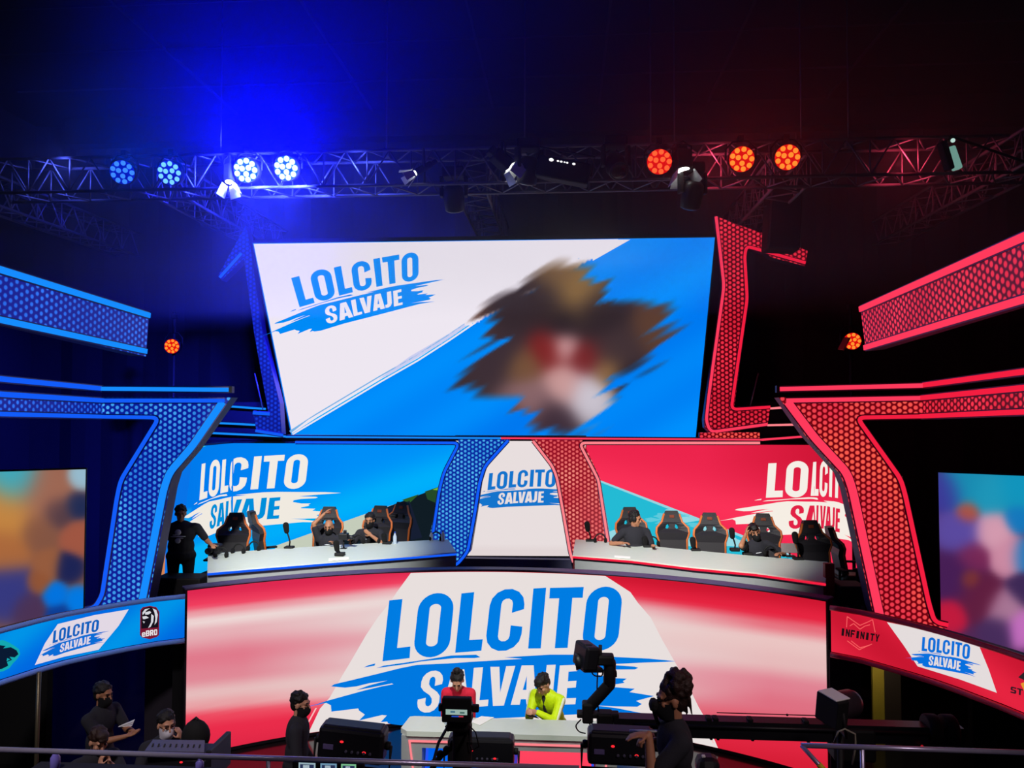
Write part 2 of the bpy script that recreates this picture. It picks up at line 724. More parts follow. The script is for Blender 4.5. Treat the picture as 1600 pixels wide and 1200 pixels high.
def letter_c(tl, tr, bl, br):
    u = []
    u += arc2(0.5, 0.26, 0.5, 0.26, 360, 180) + arc2(0.5, 0.74, 0.5, 0.26, 180, 0)
    u = [(1, 0.38)] + u + [(1.0, 0.66), (0.66, 0.61)]
    u += arc2(0.5, 0.76, 0.165, 0.085, 0, 180, 5) + arc2(0.5, 0.24, 0.165, 0.085, 180, 360, 5)
    u += [(0.665, 0.41)]
    return [[bil(tl, tr, bl, br, x, y) for x, y in u]]


def letter_s(tl, tr, bl, br):
    u = [(0.97, 0.66)] + [(0.99, 0.76)] + arc2(0.52, 0.76, 0.47, 0.24, 0, 180) + [(0.06, 0.63), (0.2, 0.53), (0.48, 0.42), (0.60, 0.33)]
    u += arc2(0.48, 0.24, 0.14, 0.09, 0, -180, 4) + [(0.34, 0.36), (0.0, 0.33)]
    u += arc2(0.47, 0.25, 0.47, 0.25, 180, 360) + [(0.93, 0.38), (0.8, 0.48), (0.5, 0.6), (0.40, 0.68)]
    u += arc2(0.53, 0.77, 0.13, 0.085, 180, 0, 4) + [(0.66, 0.63)]
    return [[bil(tl, tr, bl, br, x, y) for x, y in u]]


LOL = [  # LOLCITO as traced on the big curved wall
    [[(608.2, 938), (628.8, 935.7), (620.4, 1012.2), (641.3, 1010), (640, 1028), (597.5, 1033)]],
    letter_o((655.6, 928), (711, 925), (644.6, 1028.5), (701, 1025), .33, .65, .17, .83),
    [[(721, 927), (741, 925), (733.3, 999.7), (754.3, 998.7), (752.2, 1016.5), (711.2, 1019.7)]],
    letter_c((768, 921), (822, 918.5), (757, 1018.5), (812.5, 1016)),
    [[(833.5, 919.4), (853.5, 918), (845, 1012.9), (825.3, 1013.1)]],
    [[(859.4, 918.4), (912.2, 917), (910.6, 933.9), (894.5, 934), (887, 1012), (867, 1012.5), (873.8, 934.8), (858.4, 935)]],
    letter_o((919, 917), (974, 916), (908, 1017), (964.8, 1015.5), .33, .63, .165, .84),
]
SAL = [
    letter_s((658.8, 1049), (694.6, 1045.5), (649.8, 1114), (686.5, 1112)),
    [[(707.4, 1046.4), (725.5, 1045), (733, 1106), (718.5, 1107), (717.6, 1097), (708.8, 1097.8), (705.5, 1108.3), (689.5, 1109.7)], [(716.5, 1062), (717, 1084.5), (711.3, 1085)]],
    [[(740.4, 1043), (754.8, 1041.9), (749.3, 1093.6), (763.3, 1092.5), (762.4, 1102.4), (734.9, 1104.9)]],
    [[(766.2, 1041.3), (780.5, 1041.3), (781.6, 1081.5), (791, 1040.5), (805.3, 1039.8), (787.4, 1101.8), (770.3, 1102.4)]],
    [[(815.3, 1039.1), (834.1, 1038.9), (838, 1099.6), (822.9, 1100), (821.9, 1091.8), (813.9, 1092), (812.1, 1100.5), (798.1, 1100.7)], [(823.3, 1055.4), (822.6, 1077.4), (817.1, 1077.4)]],
    [[(854.5, 1038.5), (868.5, 1038), (864, 1084), (859, 1094), (850, 1099), (840, 1098.5), (841.5, 1086), (846, 1087), (849.5, 1083)]],
    [[(875, 1039.2), (903, 1038), (902, 1048), (888.6, 1049), (887.6, 1064), (901, 1063.2), (899.9, 1073.6), (886.5, 1074.5), (885.2, 1090.5), (900.3, 1090), (899.2, 1099.7), (868.5, 1100.5)]],
]
BRUSH = [(468, 1107), (496.5, 1099.5), (510, 1095), (537, 1087.5), (568, 1079), (596.9, 1072), (614.7, 1068.8), (612, 1067.5), (579, 1074.2), (556.3, 1078.1), (576.2, 1070.8),
         (605.1, 1063.2), (576.2, 1067.4), (557, 1072.2), (539, 1074.2), (517.1, 1072.2), (522.6, 1068.7), (548.7, 1062.6), (596.9, 1050.9), (624.4, 1044), (651.9, 1038.5), (700, 1036.4),
         (743.1, 1033.4), (816, 1029.2), (787.8, 1026.8), (860, 1022.6), (894.4, 1022.7), (959, 1026.1), (1015.4, 1028.9), (1056.6, 1033), (1038.7, 1034), (997.5, 1035.4), (971.4, 1036.8),
         (950, 1037.5), (961.7, 1039.2), (992, 1041.3), (997.5, 1043.3), (992, 1045.7), (954.9, 1046), (936, 1049), (934, 1054), (956.2, 1059.1), (979.6, 1060.1), (973.4, 1064), (976, 1066.7),
         (955.6, 1070), (954.9, 1072.9), (992, 1075.9), (983.7, 1081.1), (1022.2, 1087.3), (994.1, 1094.9), (1003, 1099.7), (996, 1104), (963, 1103.4), (930, 1102), (963, 1106), (1018, 1116.9),
         (960, 1113), (900, 1116), (800, 1121), (700, 1125), (625.7, 1132.7), (613.4, 1131.3), (606.5, 1130), (605, 1127.2), (594.8, 1127.9), (604.4, 1117.6), (596.9, 1116.9), (561, 1125.4),
         (570, 1116.2), (561, 1110), (559.7, 1106.6), (517.8, 1111.6), (517, 1101.7), (509.6, 1097.9)]
STROKE = [(587.9, 1043.7), (599.7, 1039.8), (632.5, 1035.2), (671.9, 1029.3), (704.7, 1024), (744, 1022.7), (750.6, 1026.7), (741.4, 1028), (711.3, 1028), (658.8, 1033.2), (636.4, 1037.2)]
SPECK = [(568, 1042.6), (576, 1039), (586.6, 1036.4), (585, 1039.9), (579, 1041)]
K_ = {'L1TL': (608.2, 938), 'L1BL': (597.5, 1033), 'O2TR': (974, 916), 'O2BR': (964.8, 1015.5), 'STL': (658.8, 1049), 'SBL': (649.8, 1114), 'ETR': (903, 1038), 'EBR': (899.2, 1099.7),
      'ITL': (833.5, 919.4), 'IBL': (825.3, 1013.1), 'TTL': (859.4, 918.4), 'TTR': (912.2, 917), 'A2BL': (798.1, 1100.7), 'L1BR': (640, 1028), 'O1TR': (711, 925), 'O1BR': (701, 1025),
      'L2TL': (721, 927), 'A1BL': (689.5, 1109.7)}


def fit_keys(d, how=fit_h):
    return how([K_[k] for k in d], [d[k] for k in d])


def led_face(mb, hitgrid, bg, nu, nv):
    """background of a screen: a grid of lit cells, hitgrid(u, v) -> point, u and v in 0..1"""
    b = len(mb.v)
    cols = []
    for j in range(nv + 1):
        for i in range(nu + 1):
            p = V(hitgrid(i / nu, j / nv))
            mb.v.append(p)
            x, y = proj(p)
            cols.append(rgb(*bg(x, y)))
    for j in range(nv):
        for i in range(nu):
            q = (j * (nu + 1) + i, j * (nu + 1) + i + 1, (j + 1) * (nu + 1) + i + 1, (j + 1) * (nu + 1) + i)
            mb.face([b + k for k in q], col=[cols[k] for k in q])


def draw(mb, surf, loops, c, lift, cuts=None, fn=None):
    c = rgb(*c)
    loops = [[fn(x, y) if fn else (x, y) for x, y in lp] for lp in loops]
    mb.poly(loops, lambda x, y: surf.hit(x, y, lift), col=c, cuts=cuts)


def logo(mb, surf, fn, letters, brush, inner, lift=0.008, cuts=None, sub=None):
    f = fn
    dn = (lambda lp: densify(lp + [lp[0]], sub)[:-1]) if sub else (lambda lp: lp)
    for L in LOL:
        draw(mb, surf, [dn(lp) for lp in L], letters, lift, cuts, f)
    for B in (BRUSH, STROKE, SPECK):
        draw(mb, surf, [dn(B)], brush, lift, cuts, f)
    for L in SAL:
        draw(mb, surf, [dn(lp) for lp in L], inner, lift * 2, cuts, f)


def lerpk(keys, s):
    if s <= keys[0][0]:
        return keys[0][1]
    for (a, ca), (b, cb) in zip(keys, keys[1:]):
        if s <= b:
            t = (s - a) / (b - a)
            t = t * t * (3 - 2 * t)
            return tuple(x + (y - x) * t for x, y in zip(ca, cb))
    return keys[-1][1]


def xat(line, y):
    for (x0, y0), (x1, y1) in zip(line, line[1:]):
        if y0 <= y <= y1:
            return x0 + (x1 - x0) * (y - y0) / (y1 - y0)
    return line[0][0] if y < line[0][1] else line[-1][0]


def slab(mb, ring, back, grow=0.0):
    """a shell behind a screen: ring of front points, pushed along back"""
    c = sum(ring, V((0, 0, 0))) / len(ring)
    fr = [p + (p - c).normalized() * grow for p in ring]
    mb.loft([fr, [p + back for p in fr]], sm=False)


def field0(patches, base, pw=1.6):
    def f(x, y):
        ws, c = 0.02, [0.02 * b for b in base]
        for (px, py, r, q) in patches:
            d = math.hypot(x - px, y - py) / r
            wt = math.exp(-(d ** pw) * 2.2)
            ws += wt
            c = [a + wt * b for a, b in zip(c, q)]
        return tuple(a / ws for a in c)
    return f


# ---- big curved wall behind the host desk
eL, eR = PY(293, 925, 10.4), PY(1290, 938, 10.4)
ZT, ZB = (eL.z + eR.z) / 2, 0.06
half, sag = (eR.x - eL.x) / 2, 1.55
RAD = (half * half + sag * sag) / (2 * sag)
CX, CY = (eL.x + eR.x) / 2, 10.4 + sag - RAD
aM = math.asin(half / RAD)
NARC = 56


def arc_plan(dr, ext=0.0):
    return [(CX + (RAD + dr) * math.sin(a), CY + (RAD + dr) * math.cos(a)) for a in [(-aM - ext) + 2 * (aM + ext) * i / NARC for i in range(NARC + 1)]]


LEDW = Wall(arc_plan(0))
WHL = [(641, 898), (620, 925), (610, 940), (590, 965), (572, 992), (550, 1030), (535, 1055), (515, 1090), (500, 1107), (482, 1145), (470, 1180)]
WHR = [(962, 898), (985, 925), (997, 942), (1017, 965), (1035, 1000), (1055, 1035), (1070, 1060), (1092, 1105), (1102, 1122), (1127, 1170), (1135, 1190)]
KL = [(925, (222, 40, 80)), (947, (240, 62, 94)), (958, (234, 150, 160)), (972, (238, 216, 214)), (990, (230, 176, 182)), (1030, (224, 122, 140)), (1060, (224, 136, 150)), (1085, (230, 188, 188)),
      (1105, (232, 160, 164)), (1122, (237, 72, 94)), (1142, (233, 44, 74)), (1180, (222, 38, 68))]
KR = [(938, (205, 22, 48)), (968, (230, 36, 64)), (986, (230, 112, 126)), (1010, (234, 196, 194)), (1045, (230, 186, 186)), (1078, (224, 130, 146)), (1110, (222, 112, 130)), (1140, (226, 94, 112)),
      (1166, (224, 38, 64)), (1205, (214, 30, 54))]


def bg_led(x, y):
    n = 0.5 + 0.5 * math.sin((y + (x - 800) * (0.16 if x < 800 else -0.16)) * 0.11 + 2 * math.sin(x * 0.006))
    if x < 800:
        c = lerpk(KL, y + (x - 300) * 0.105)
        d = max(0.0, min(1.0, (x - 380) / 220)) * 0.75 * max(0, min(1, (y + (x - 300) * 0.105 - 944) / 20))
        d *= 1 if y < 1085 else max(0, 1 - (y - 1085) / 30)
    else:
        c = lerpk(KR, y + (1290 - x) * 0.125)
        d = max(0.0, min(1.0, (1200 - x) / 200)) * 0.7 * max(0, min(1, (y + (1290 - x) * 0.125 - 966) / 22))
        d *= 1 if y < 1080 else max(0, 1 - (y - 1080) / 40)
    d = min(1, d * (0.7 + 0.4 * n))
    return tuple(a + (b - a) * d for a, b in zip(c, (232, 216, 214)))


t = thing('curved_led_screen', 'big curved red and white screen behind the host desk with giant blue title', 'screen', (CX, CY + RAD, 0))
mb = MB()


def g_(u, v_):
    p = LEDW.at(u * LEDW.len[-1])
    return (p.x, p.y, ZB + (ZT - ZB) * v_)


led_face(mb, g_, bg_led, 168, 44)
cut = list(range(280, 1300, 12))
white = WHL + WHR[::-1]
wz = [(max(x, 0), min(max(y, 880), 1215)) for x, y in white]
# the white field stays inside the wall: follow its upper and lower rim
top = [(x, proj((LEDW.hit(x, 900).x, LEDW.hit(x, 900).y, ZT - 0.004))[1]) for x in range(642, 962, 16)]
bot = [(x, proj((LEDW.hit(x, 1100).x, LEDW.hit(x, 1100).y, ZB + 0.004))[1]) for x in range(1122, 478, -28)]
wl = [p for p in WHL if p[1] < 1146 and p[1] > 899]
wr = [p for p in WHR if p[1] < 1150 and p[1] > 905]
draw(mb, LEDW, [top + wr + bot + wl[::-1]], (232, 223, 221), 0.004, cut)
for a, b, wd in (((482, 1145), (502, 1106), 1.2), ((1122, 1165), (1098, 1116), 1.0)):
    draw(mb, LEDW, [[(a[0] - 7 - wd, a[1] - 4), (a[0] - 7 + wd, a[1] - 4), (b[0] - 8 + wd, b[1]), (b[0] - 8 - wd, b[1])]], (250, 190, 190), 0.004, cut)
logo(mb, LEDW, None, (0, 124, 226), (0, 120, 224), (232, 223, 221), 0.008, cut, 14)
obj('display', mb, M['screen'], t)
mb = MB()
f0, f1 = arc_plan(0.012, 0.004), arc_plan(0.16, 0.004)
mb.loft([[(f0[i][0], f0[i][1], ZB - 0.05), (f0[i][0], f0[i][1], ZT + 0.012), (f1[i][0], f1[i][1], ZT + 0.012), (f1[i][0], f1[i][1], ZB - 0.05)] for i in range(NARC + 1)], sm=False)
obj('casing', mb, M['casing'], t)
# parapet cap and raised players' deck
mb = MB()
f0, f1 = arc_plan(0.0, 0.004), arc_plan(0.2, 0.004)
mb.loft([[(f0[i][0], f0[i][1], ZT + 0.015), (f0[i][0], f0[i][1], ZT + 0.035), (f1[i][0], f1[i][1], ZT + 0.035), (f1[i][0], f1[i][1], ZT + 0.015)] for i in range(NARC + 1)], sm=False)
struct('trim_3', mb, M['frame'])
ZD = 1.70
f0 = [p for p in arc_plan(0.2, 0.02)]
ring = f0 + [(5.6, 16.8), (-8.6, 16.8)]
mb = MB()
mb.loft([[(x, y, ZD - 1.6) for x, y in ring], [(x, y, ZD) for x, y in ring]], sm=False)
struct('floor_players_deck', mb, M['deck'])

# ---- tilted screen hung above the stage
YB_ = 15.2
bl, br = PY(455, 680, YB_), PY(1087, 683, YB_)
wb = br.x - bl.x
lo, hi = 11.0, 15.2
for _ in range(50):
    mid = (lo + hi) / 2
    if PY(1117, 371, mid).x - PY(395, 380, mid).x > wb:
        hi = mid
    else:
        lo = mid
tl, tr = PY(395, 380, lo), PY(1117, 371, lo)
print('main screen tilt: top y', round(lo, 2), 'width', round(wb, 2), 'z', [round(q.z, 2) for q in (tl, tr, bl, br)], 'x', [round(q.x, 2) for q in (tl, tr, bl, br)])
MAIN = Plane(bl, (br - bl).cross(tl - bl))
mb = MB()
BND = [(457, 680), (498, 655.6), (597, 596.5), (655, 563.5), (704, 532), (751, 500), (842, 448), (919, 407), (968, 373)]


def bg_main(x, y):
    s = (x * 0.5 + y * 0.87)
    k = 0.5 + 0.5 * math.sin(s * 0.045 + 1.3) * math.sin(s * 0.017 + x * 0.001)
    return (0, 120 + 26 * k, 240 + 14 * k)


led_face(mb, lambda u, v_: (bl + (br - bl) * u) * (1 - v_) + (tl + (tr - tl) * u) * v_, bg_main, 96, 40)
pin = lambda x, y: (x, y)
draw(mb, MAIN, [[(396.5, 381), (966, 373.6)] + BND[::-1][1:]], (238, 231, 241), 0.003)
draw(mb, MAIN, [[(592, 592), (640, 557), (700, 522), (745, 492), (745, 497), (700, 531), (650, 560), (610, 585)]], (204, 206, 240), 0.006)
for dx, dy, c in ((-5, -9, (120, 178, 230)), (-2, -4, (0, 176, 250))):
    draw(mb, MAIN, [[(x + dx * (0.4 if x < 470 else 1), y + dy * (0.4 if x < 470 else 1)) for x, y in BND[:-1]] + [(x + dx, y + dy + 2.2) for x, y in BND[:-1][::-1]]], c, 0.006)
draw(mb, MAIN, [[(905, 401), (953, 374), (985, 374), (925, 408), (905, 416)]], (238, 231, 241), 0.009)
fm = fit_keys({'L1TL': (457.5, 435.6), 'L1BL': (468, 477), 'O2TR': (650, 391.5), 'O2BR': (653, 436), 'STL': (504.5, 482), 'SBL': (509, 505), 'ETR': (630, 452), 'EBR': (633.5, 476.5)})
logo(mb, MAIN, fm, (0, 140, 246), (0, 138, 246), (238, 231, 241), 0.009)
# a soft abstract smear in the colours of the promotional picture
def bg_all(x, y):
    yb_ = BND[0][1] + 0.0
    for (x0, y0), (x1, y1) in zip(BND, BND[1:]):
        if x0 <= x <= x1:
            yb_ = y0 + (y1 - y0) * (x - x0) / (x1 - x0)
    return (238, 231, 241) if x < 968 and y < yb_ else bg_main(x, y)


ART = [((870, 420), 34, (120, 90, 62)), ((900, 455), 40, (150, 114, 66)), ((850, 470), 40, (50, 38, 44)), ((930, 490), 40, (44, 34, 42)), ((800, 490), 34, (52, 40, 46)), ((880, 505), 30, (40, 32, 40)),
       ((855, 545), 30, (126, 34, 36)), ((915, 560), 28, (120, 34, 38)), ((882, 540), 22, (214, 164, 166)), ((780, 545), 40, (60, 46, 54)), ((730, 510), 32, (96, 62, 50)), ((820, 570), 26, (120, 84, 58)),
       ((960, 550), 40, (66, 50, 54)), ((1030, 510), 34, (92, 62, 50)), ((950, 580), 24, (150, 110, 66)), ((880, 600), 30, (206, 156, 154)), ((920, 615), 34, (206, 200, 212)), ((830, 625), 34, (140, 104, 108)),
       ((860, 655), 34, (60, 44, 56)), ((980, 590), 26, (36, 28, 40)), ((800, 650), 24, (90, 64, 60))]
afield = field0([(p[0], p[1], r * 1.15, c) for p, r, c in ART], (60, 46, 50))


def amask(x, y):
    wv = 14 * math.sin((x * 0.5 + y * 0.86) * 0.16) + 9 * math.sin((x * 0.5 + y * 0.86) * 0.41 + 1.0)
    m_ = 0.0
    for cx_, cy_, rx_, ry_, an in ((880, 545, 98, 150, 0.0), (885, 545, 190, 62, -0.32), (890, 520, 150, 70, 0.25)):
        dx_, dy_ = x + wv - cx_, y - cy_
        ca, sa = math.cos(an), math.sin(an)
        e_ = ((dx_ * ca + dy_ * sa) / rx_) ** 2 + ((-dx_ * sa + dy_ * ca) / ry_) ** 2
        m_ = max(m_, max(0.0, min(1.0, (1.0 - e_) * 2.6)))
    return m_ * m_ * (3 - 2 * m_)


gx, gy = range(690, 1088, 4), range(384, 681, 4)
vid = {}
for j, y in enumerate(gy):
    for i, x in enumerate(gx):
        vid[i, j] = (len(mb.v), amask(x, y), x, y)
        mb.v.append(MAIN.hit(x, y, 0.013))
for j in range(len(gy) - 1):
    for i in range(len(gx) - 1):
        q = [vid[i, j + 1], vid[i + 1, j + 1], vid[i + 1, j], vid[i, j]]
        if max(k[1] for k in q) > 0.01:
            cs = []
            for k in q:
                f_, g0 = afield(k[2], k[3]), bg_all(k[2], k[3])
                cs.append(rgb(*[a * (1 - k[1]) + b * k[1] for a, b in zip(g0, f_)]))
            mb.face([k[0] for k in q], col=cs)
t = thing('led_screen', 'wide tilted screen hung at the top, half white half blue with slanted title', 'screen', (bl + br) / 2)
obj('display', mb, M['screen'], t)
mb = MB(); slab(mb, [p - MAIN.n * 0.012 for p in (bl, br, tr, tl)], -MAIN.n * 0.18, 0.03)
obj('casing', mb, M['casing'], t)

# ---- players' backdrops (folded walls) and the white centre screen
ZBD0, ZBD1 = 1.86, PY(560, 693, 14.9).z
pf = PY(363, 760, 14.9); pe = PY(715, 760, 14.9)
q0 = PD(246, 760, 12.7)
BL_ = Wall([(q0.x, q0.y), (pf.x, pf.y), (pe.x, pe.y)])
LG = [(440, 849), (568, 804), (600, 792), (690, 760)]


def bg_bl(x, y):
    k = math.exp(-((y - (800 - (x - 520) * 0.33)) / 36) ** 2)
    base = (0, 122 + 20 * max(0, min(1, (x - 300) / 250)), 236 + 12 * max(0, min(1, (x - 300) / 200)))
    if y > 850 or x < 300 and y > 800:
        base = (20, 160, 236)
    return tuple(a + (b - a) * 0.8 * k for a, b in zip(base, (0, 184, 252)))


mb = MB()


def wallgrid(W_, z0, z1):
    def g(u, v_):
        p = W_.at(u * W_.len[-1])
        return (p.x, p.y, z0 + (z1 - z0) * v_)
    return g


led_face(mb, wallgrid(BL_, ZBD0, ZBD1), bg_bl, 84, 24)
yb = lambda x: proj((BL_.hit(x, 800).x, BL_.hit(x, 800).y, ZBD0 + 0.01))[1]
draw(mb, BL_, [[(430, 853), (568, 804), (640, 780), (640, yb(640)), (430, yb(430))]], (196, 204, 186), 0.004)
draw(mb, BL_, [[(500, 856), (560, 832), (600, 794), (690, 760), (712, 752), (712, yb(712)), (500, yb(500))]], (16, 28, 36), 0.007)
draw(mb, BL_, [[(628, 781), (655, 772), (640, 786)]], (44, 92, 40), 0.010)
draw(mb, BL_, [[(664, 768), (690, 759), (686, 788), (668, 780)]], (36, 74, 40), 0.010)
draw(mb, BL_, [[(676, 765), (692, 758.5), (690, 767)]], (120, 180, 50), 0.013)
draw(mb, BL_, [[(590, 800), (640, 782), (660, 840), (610, 850)]], (22, 30, 50), 0.010)
draw(mb, BL_, [[(304, 697), (322, 697), (300, 704)]], (60, 200, 190), 0.004)
draw(mb, BL_, [[(256, 700), (302, 700), (275, yb(275)), (252, yb(252))]], (8, 116, 232), 0.0035)
draw(mb, BL_, [[(250, 858), (258, 858), (256, yb(256)), (250, yb(250))]], (206, 130, 84), 0.006)
hb = fit_keys({'ITL': (396.9, 713.4), 'IBL': (390.8, 764.8), 'TTL': (414.2, 712), 'TTR': (445.8, 710.6), 'O2TR': (482, 709), 'O2BR': (478.6, 762), 'ETR': (438, 777.5), 'EBR': (435.4, 810), 'A2BL': (374.9, 813)}, fit_a)
FX = 363
a0, a1 = hb(*K_['L1TL']), hb(*K_['L1BL'])
kx = (FX - 312.5) / (FX - (a0[0] + a1[0]) / 2)
kb = [(782 - a1[1]) / (FX - a1[0]), (725 - a0[1]) / (FX - a0[0])]


def f_bl(x, y):
    u, v_ = hb(x, y)
    if u < FX:
        t_ = (v_ - a0[1]) / (a1[1] - a0[1])
        v_ += (FX - u) * (kb[1] + (kb[0] - kb[1]) * t_)
        u = FX - (FX - u) * kx
    return u, v_


logo(mb, BL_, f_bl, (242, 236, 228), (240, 234, 224), (0, 142, 218), 0.010, [FX, 300, 330], 6)
t = thing('backdrop_screen', 'blue backdrop screen behind the left team desk with a white two-line title', 'screen', (pf.x, pf.y, ZD))
obj('display', mb, M['screen'], t)
mb = MB()
for (a, b) in zip(BL_.plan, BL_.plan[1:]):
    d = (b - a).normalized(); n = V((-d.y, d.x))
    if n.y < 0:
        n = -n
    ring = [a + n * 0.012, b + n * 0.012, b + n * 0.14, a + n * 0.14]
    mb.loft([[V((p.x, p.y, ZD)) for p in ring], [V((p.x, p.y, ZBD1 + 0.03)) for p in ring]], sm=False)
obj('casing', mb, M['casing'], t)

pf = PY(1272, 760, 14.9); pe = PY(900, 760, 14.9)
q1 = PD(1356, 760, 13.7)
BR_ = Wall([(pe.x, pe.y), (pf.x, pf.y), (q1.x, q1.y)])


def bg_br(x, y):
    k = math.exp(-((y - (770 + (x - 1000) * 0.2)) / 40) ** 2)
    d = max(0, min(1, (x - 1100) / 180)) * max(0, min(1, (790 - y) / 70))
    c = tuple(a + (b - a) * d for a, b in zip((236, 36, 76), (208, 22, 54)))
    return tuple(a + (b - a) * 0.8 * k for a, b in zip(c, (255, 52, 90)))


mb = MB()
led_face(mb, wallgrid(BR_, ZBD0, ZBD1), bg_br, 90, 24)
yb2 = lambda x: proj((BR_.hit(x, 800).x, BR_.hit(x, 800).y, ZBD0 + 0.01))[1]
draw(mb, BR_, [[(905, 739), (937, 752), (1062, 800), (1155, 836), (1240, 870), (1240, yb2(1240)), (905, yb2(905))]], (36, 186, 212), 0.004)
draw(mb, BR_, [[(905, 736.5), (937, 750), (1062, 798), (1155, 834), (1240, 868), (1240, 871), (1155, 838), (1062, 802), (937, 753), (905, 740)]], (150, 214, 226), 0.0075)
for (x, y, wd, h_, c_) in ((1036, 806, 13, 4, 0), (1050, 800, 12, 4, 1), (1060, 808, 17, 5, 0), (1076, 812, 16, 4, 1), (1020, 812, 12, 3, 0), (1090, 820, 15, 4, 0), (1108, 826, 14, 4, 1), (1044, 816, 20, 3, 0), (958, 834, 14, 6, 1), (948, 842, 12, 5, 1), (1140, 848, 26, 7, 1), (1075, 846, 20, 6, 1), (1190, 860, 20, 6, 1)):
    draw(mb, BR_, [[(x + wd * (1 + 0.25 * math.sin(5 * a + x)) * math.cos(a), y + h_ * (1 + 0.3 * math.sin(3 * a + y)) * math.sin(a)) for a in [2 * math.pi * i / 20 for i in range(20)]]], ((96, 202, 220), (150, 216, 226))[c_], 0.0075 + 0.0015 * c_)
hr = fit_keys({'L1TL': (1200.5, 724.3), 'L1BL': (1196.6, 776.8), 'L1BR': (1222.8, 776), 'O1TR': (1264, 720.5), 'O1BR': (1261, 776.5), 'STL': (1233.3, 791), 'SBL': (1231.4, 826.5), 'A1BL': (1255, 824.7)}, fit_a)
FR = 1272
b0 = hr(*K_['EBR'])
kr = (1312.8 - FR) / (b0[0] - FR)


def f_br(x, y):
    u, v_ = hr(x, y)
    if u > FR:
        v_ += (u - FR) * kr * (0.10 * (v_ - 730) / 80 - 0.03)
        u = FR + (u - FR) * kr
    return u, v_


logo(mb, BR_, f_br, (246, 238, 230), (246, 238, 228), (226, 34, 70), 0.010, [FR, 1290, 1310, 1330], 6)
t = thing('backdrop_screen', 'red backdrop screen behind the right team desk with a blue sky corner', 'screen', (pf.x, pf.y, ZD))
obj('display', mb, M['screen'], t)
mb = MB()
for (a, b) in zip(BR_.plan, BR_.plan[1:]):
    d = (b - a).normalized(); n = V((-d.y, d.x))
    if n.y < 0:
        n = -n
    ring = [a + n * 0.012, b + n * 0.012, b + n * 0.14, a + n * 0.14]
    mb.loft([[V((p.x, p.y, ZD)) for p in ring], [V((p.x, p.y, ZBD1 + 0.03)) for p in ring]], sm=False)
obj('casing', mb, M['casing'], t)

CEN = facing(14.5)
mb = MB()
ctl, ctr, cbl, cbr = PY(712, 682, 14.5), PY(915, 682, 14.5), PY(712, 868, 14.5), PY(915, 869, 14.5)
led_face(mb, lambda u, v_: (cbl + (cbr - cbl) * u) * (1 - v_) + (ctl + (ctr - ctl) * u) * v_, lambda x, y: (232, 222, 222) if y < 852 else (226, 214, 214), 12, 20)
fc = fit_keys({'L1TL': (764.5, 739.4), 'L1BL': (762.2, 764.9), 'O2TR': (869, 733.3), 'O2BR': (868, 760), 'STL': (778.5, 771.6), 'SBL': (777, 788.5), 'ETR': (850, 768.7), 'EBR': (848.8, 785)}, fit_a)
logo(mb, CEN, fc, (20, 116, 204), (20, 116, 204), (232, 222, 222), 0.006)
t = thing('led_screen', 'white centre screen between the blue and red lit columns with a small blue title', 'screen', (cbl + cbr) / 2)
obj('display', mb, M['screen'], t)
mb = MB()
mb.box(((cbl.x + cbr.x) / 2, 14.6, (cbl.z + ctl.z) / 2), (cbr.x - cbl.x + 0.04, 0.15, ctl.z - cbl.z + 0.04))
obj('casing', mb, M['casing'], t)
mb = MB(); mb.box(((cbl.x + cbr.x) / 2, 14.5, (cbl.z + ZD) / 2 - 0.01), (cbr.x - cbl.x + 0.1, 0.34, cbl.z - ZD - 0.02))
obj('plinth', mb, mat('slate_plinth', (96, 98, 130), 0.6), t)

# ---- side screens with abstract colour fields


def side_screen(plan_px, z0px, label, patches, base):
    (x0, y0, d0), (x1, y1, d1) = plan_px
    a, b = PD(x0, y0, d0), PD(x1, y1, d1)
    zt = (a.z + b.z) / 2
    zb = z0px
    W_ = Wall([(a.x, a.y), (b.x, b.y)])
    m_ = MB()
    led_face(m_, wallgrid(W_, zb, zt), field0([(a_, b_, r * 1.2, c) for a_, b_, r, c in patches], base, 2.2), 60, 60)
    t_ = thing('led_screen', label, 'screen', ((a.x + b.x) / 2, (a.y + b.y) / 2, zb))
    obj('display', m_, M['screen'], t_)
    m_ = MB()
    n = W_.nseg(0)
    ring = [V((a.x, a.y, zb)), V((b.x, b.y, zb)), V((b.x, b.y, zt)), V((a.x, a.y, zt))]
    slab(m_, [p - n * 0.012 for p in ring], -n * 0.14, 0.02)
    obj('casing', m_, M['casing'], t_)
    m_ = MB()
    mid = (V((a.x, a.y, zb)) + V((b.x, b.y, zb))) / 2 - n * 0.08
    m_.box((mid.x, mid.y, zb / 2), (0.9, 0.12, zb))
    obj('stand', m_, M['black'], t_)


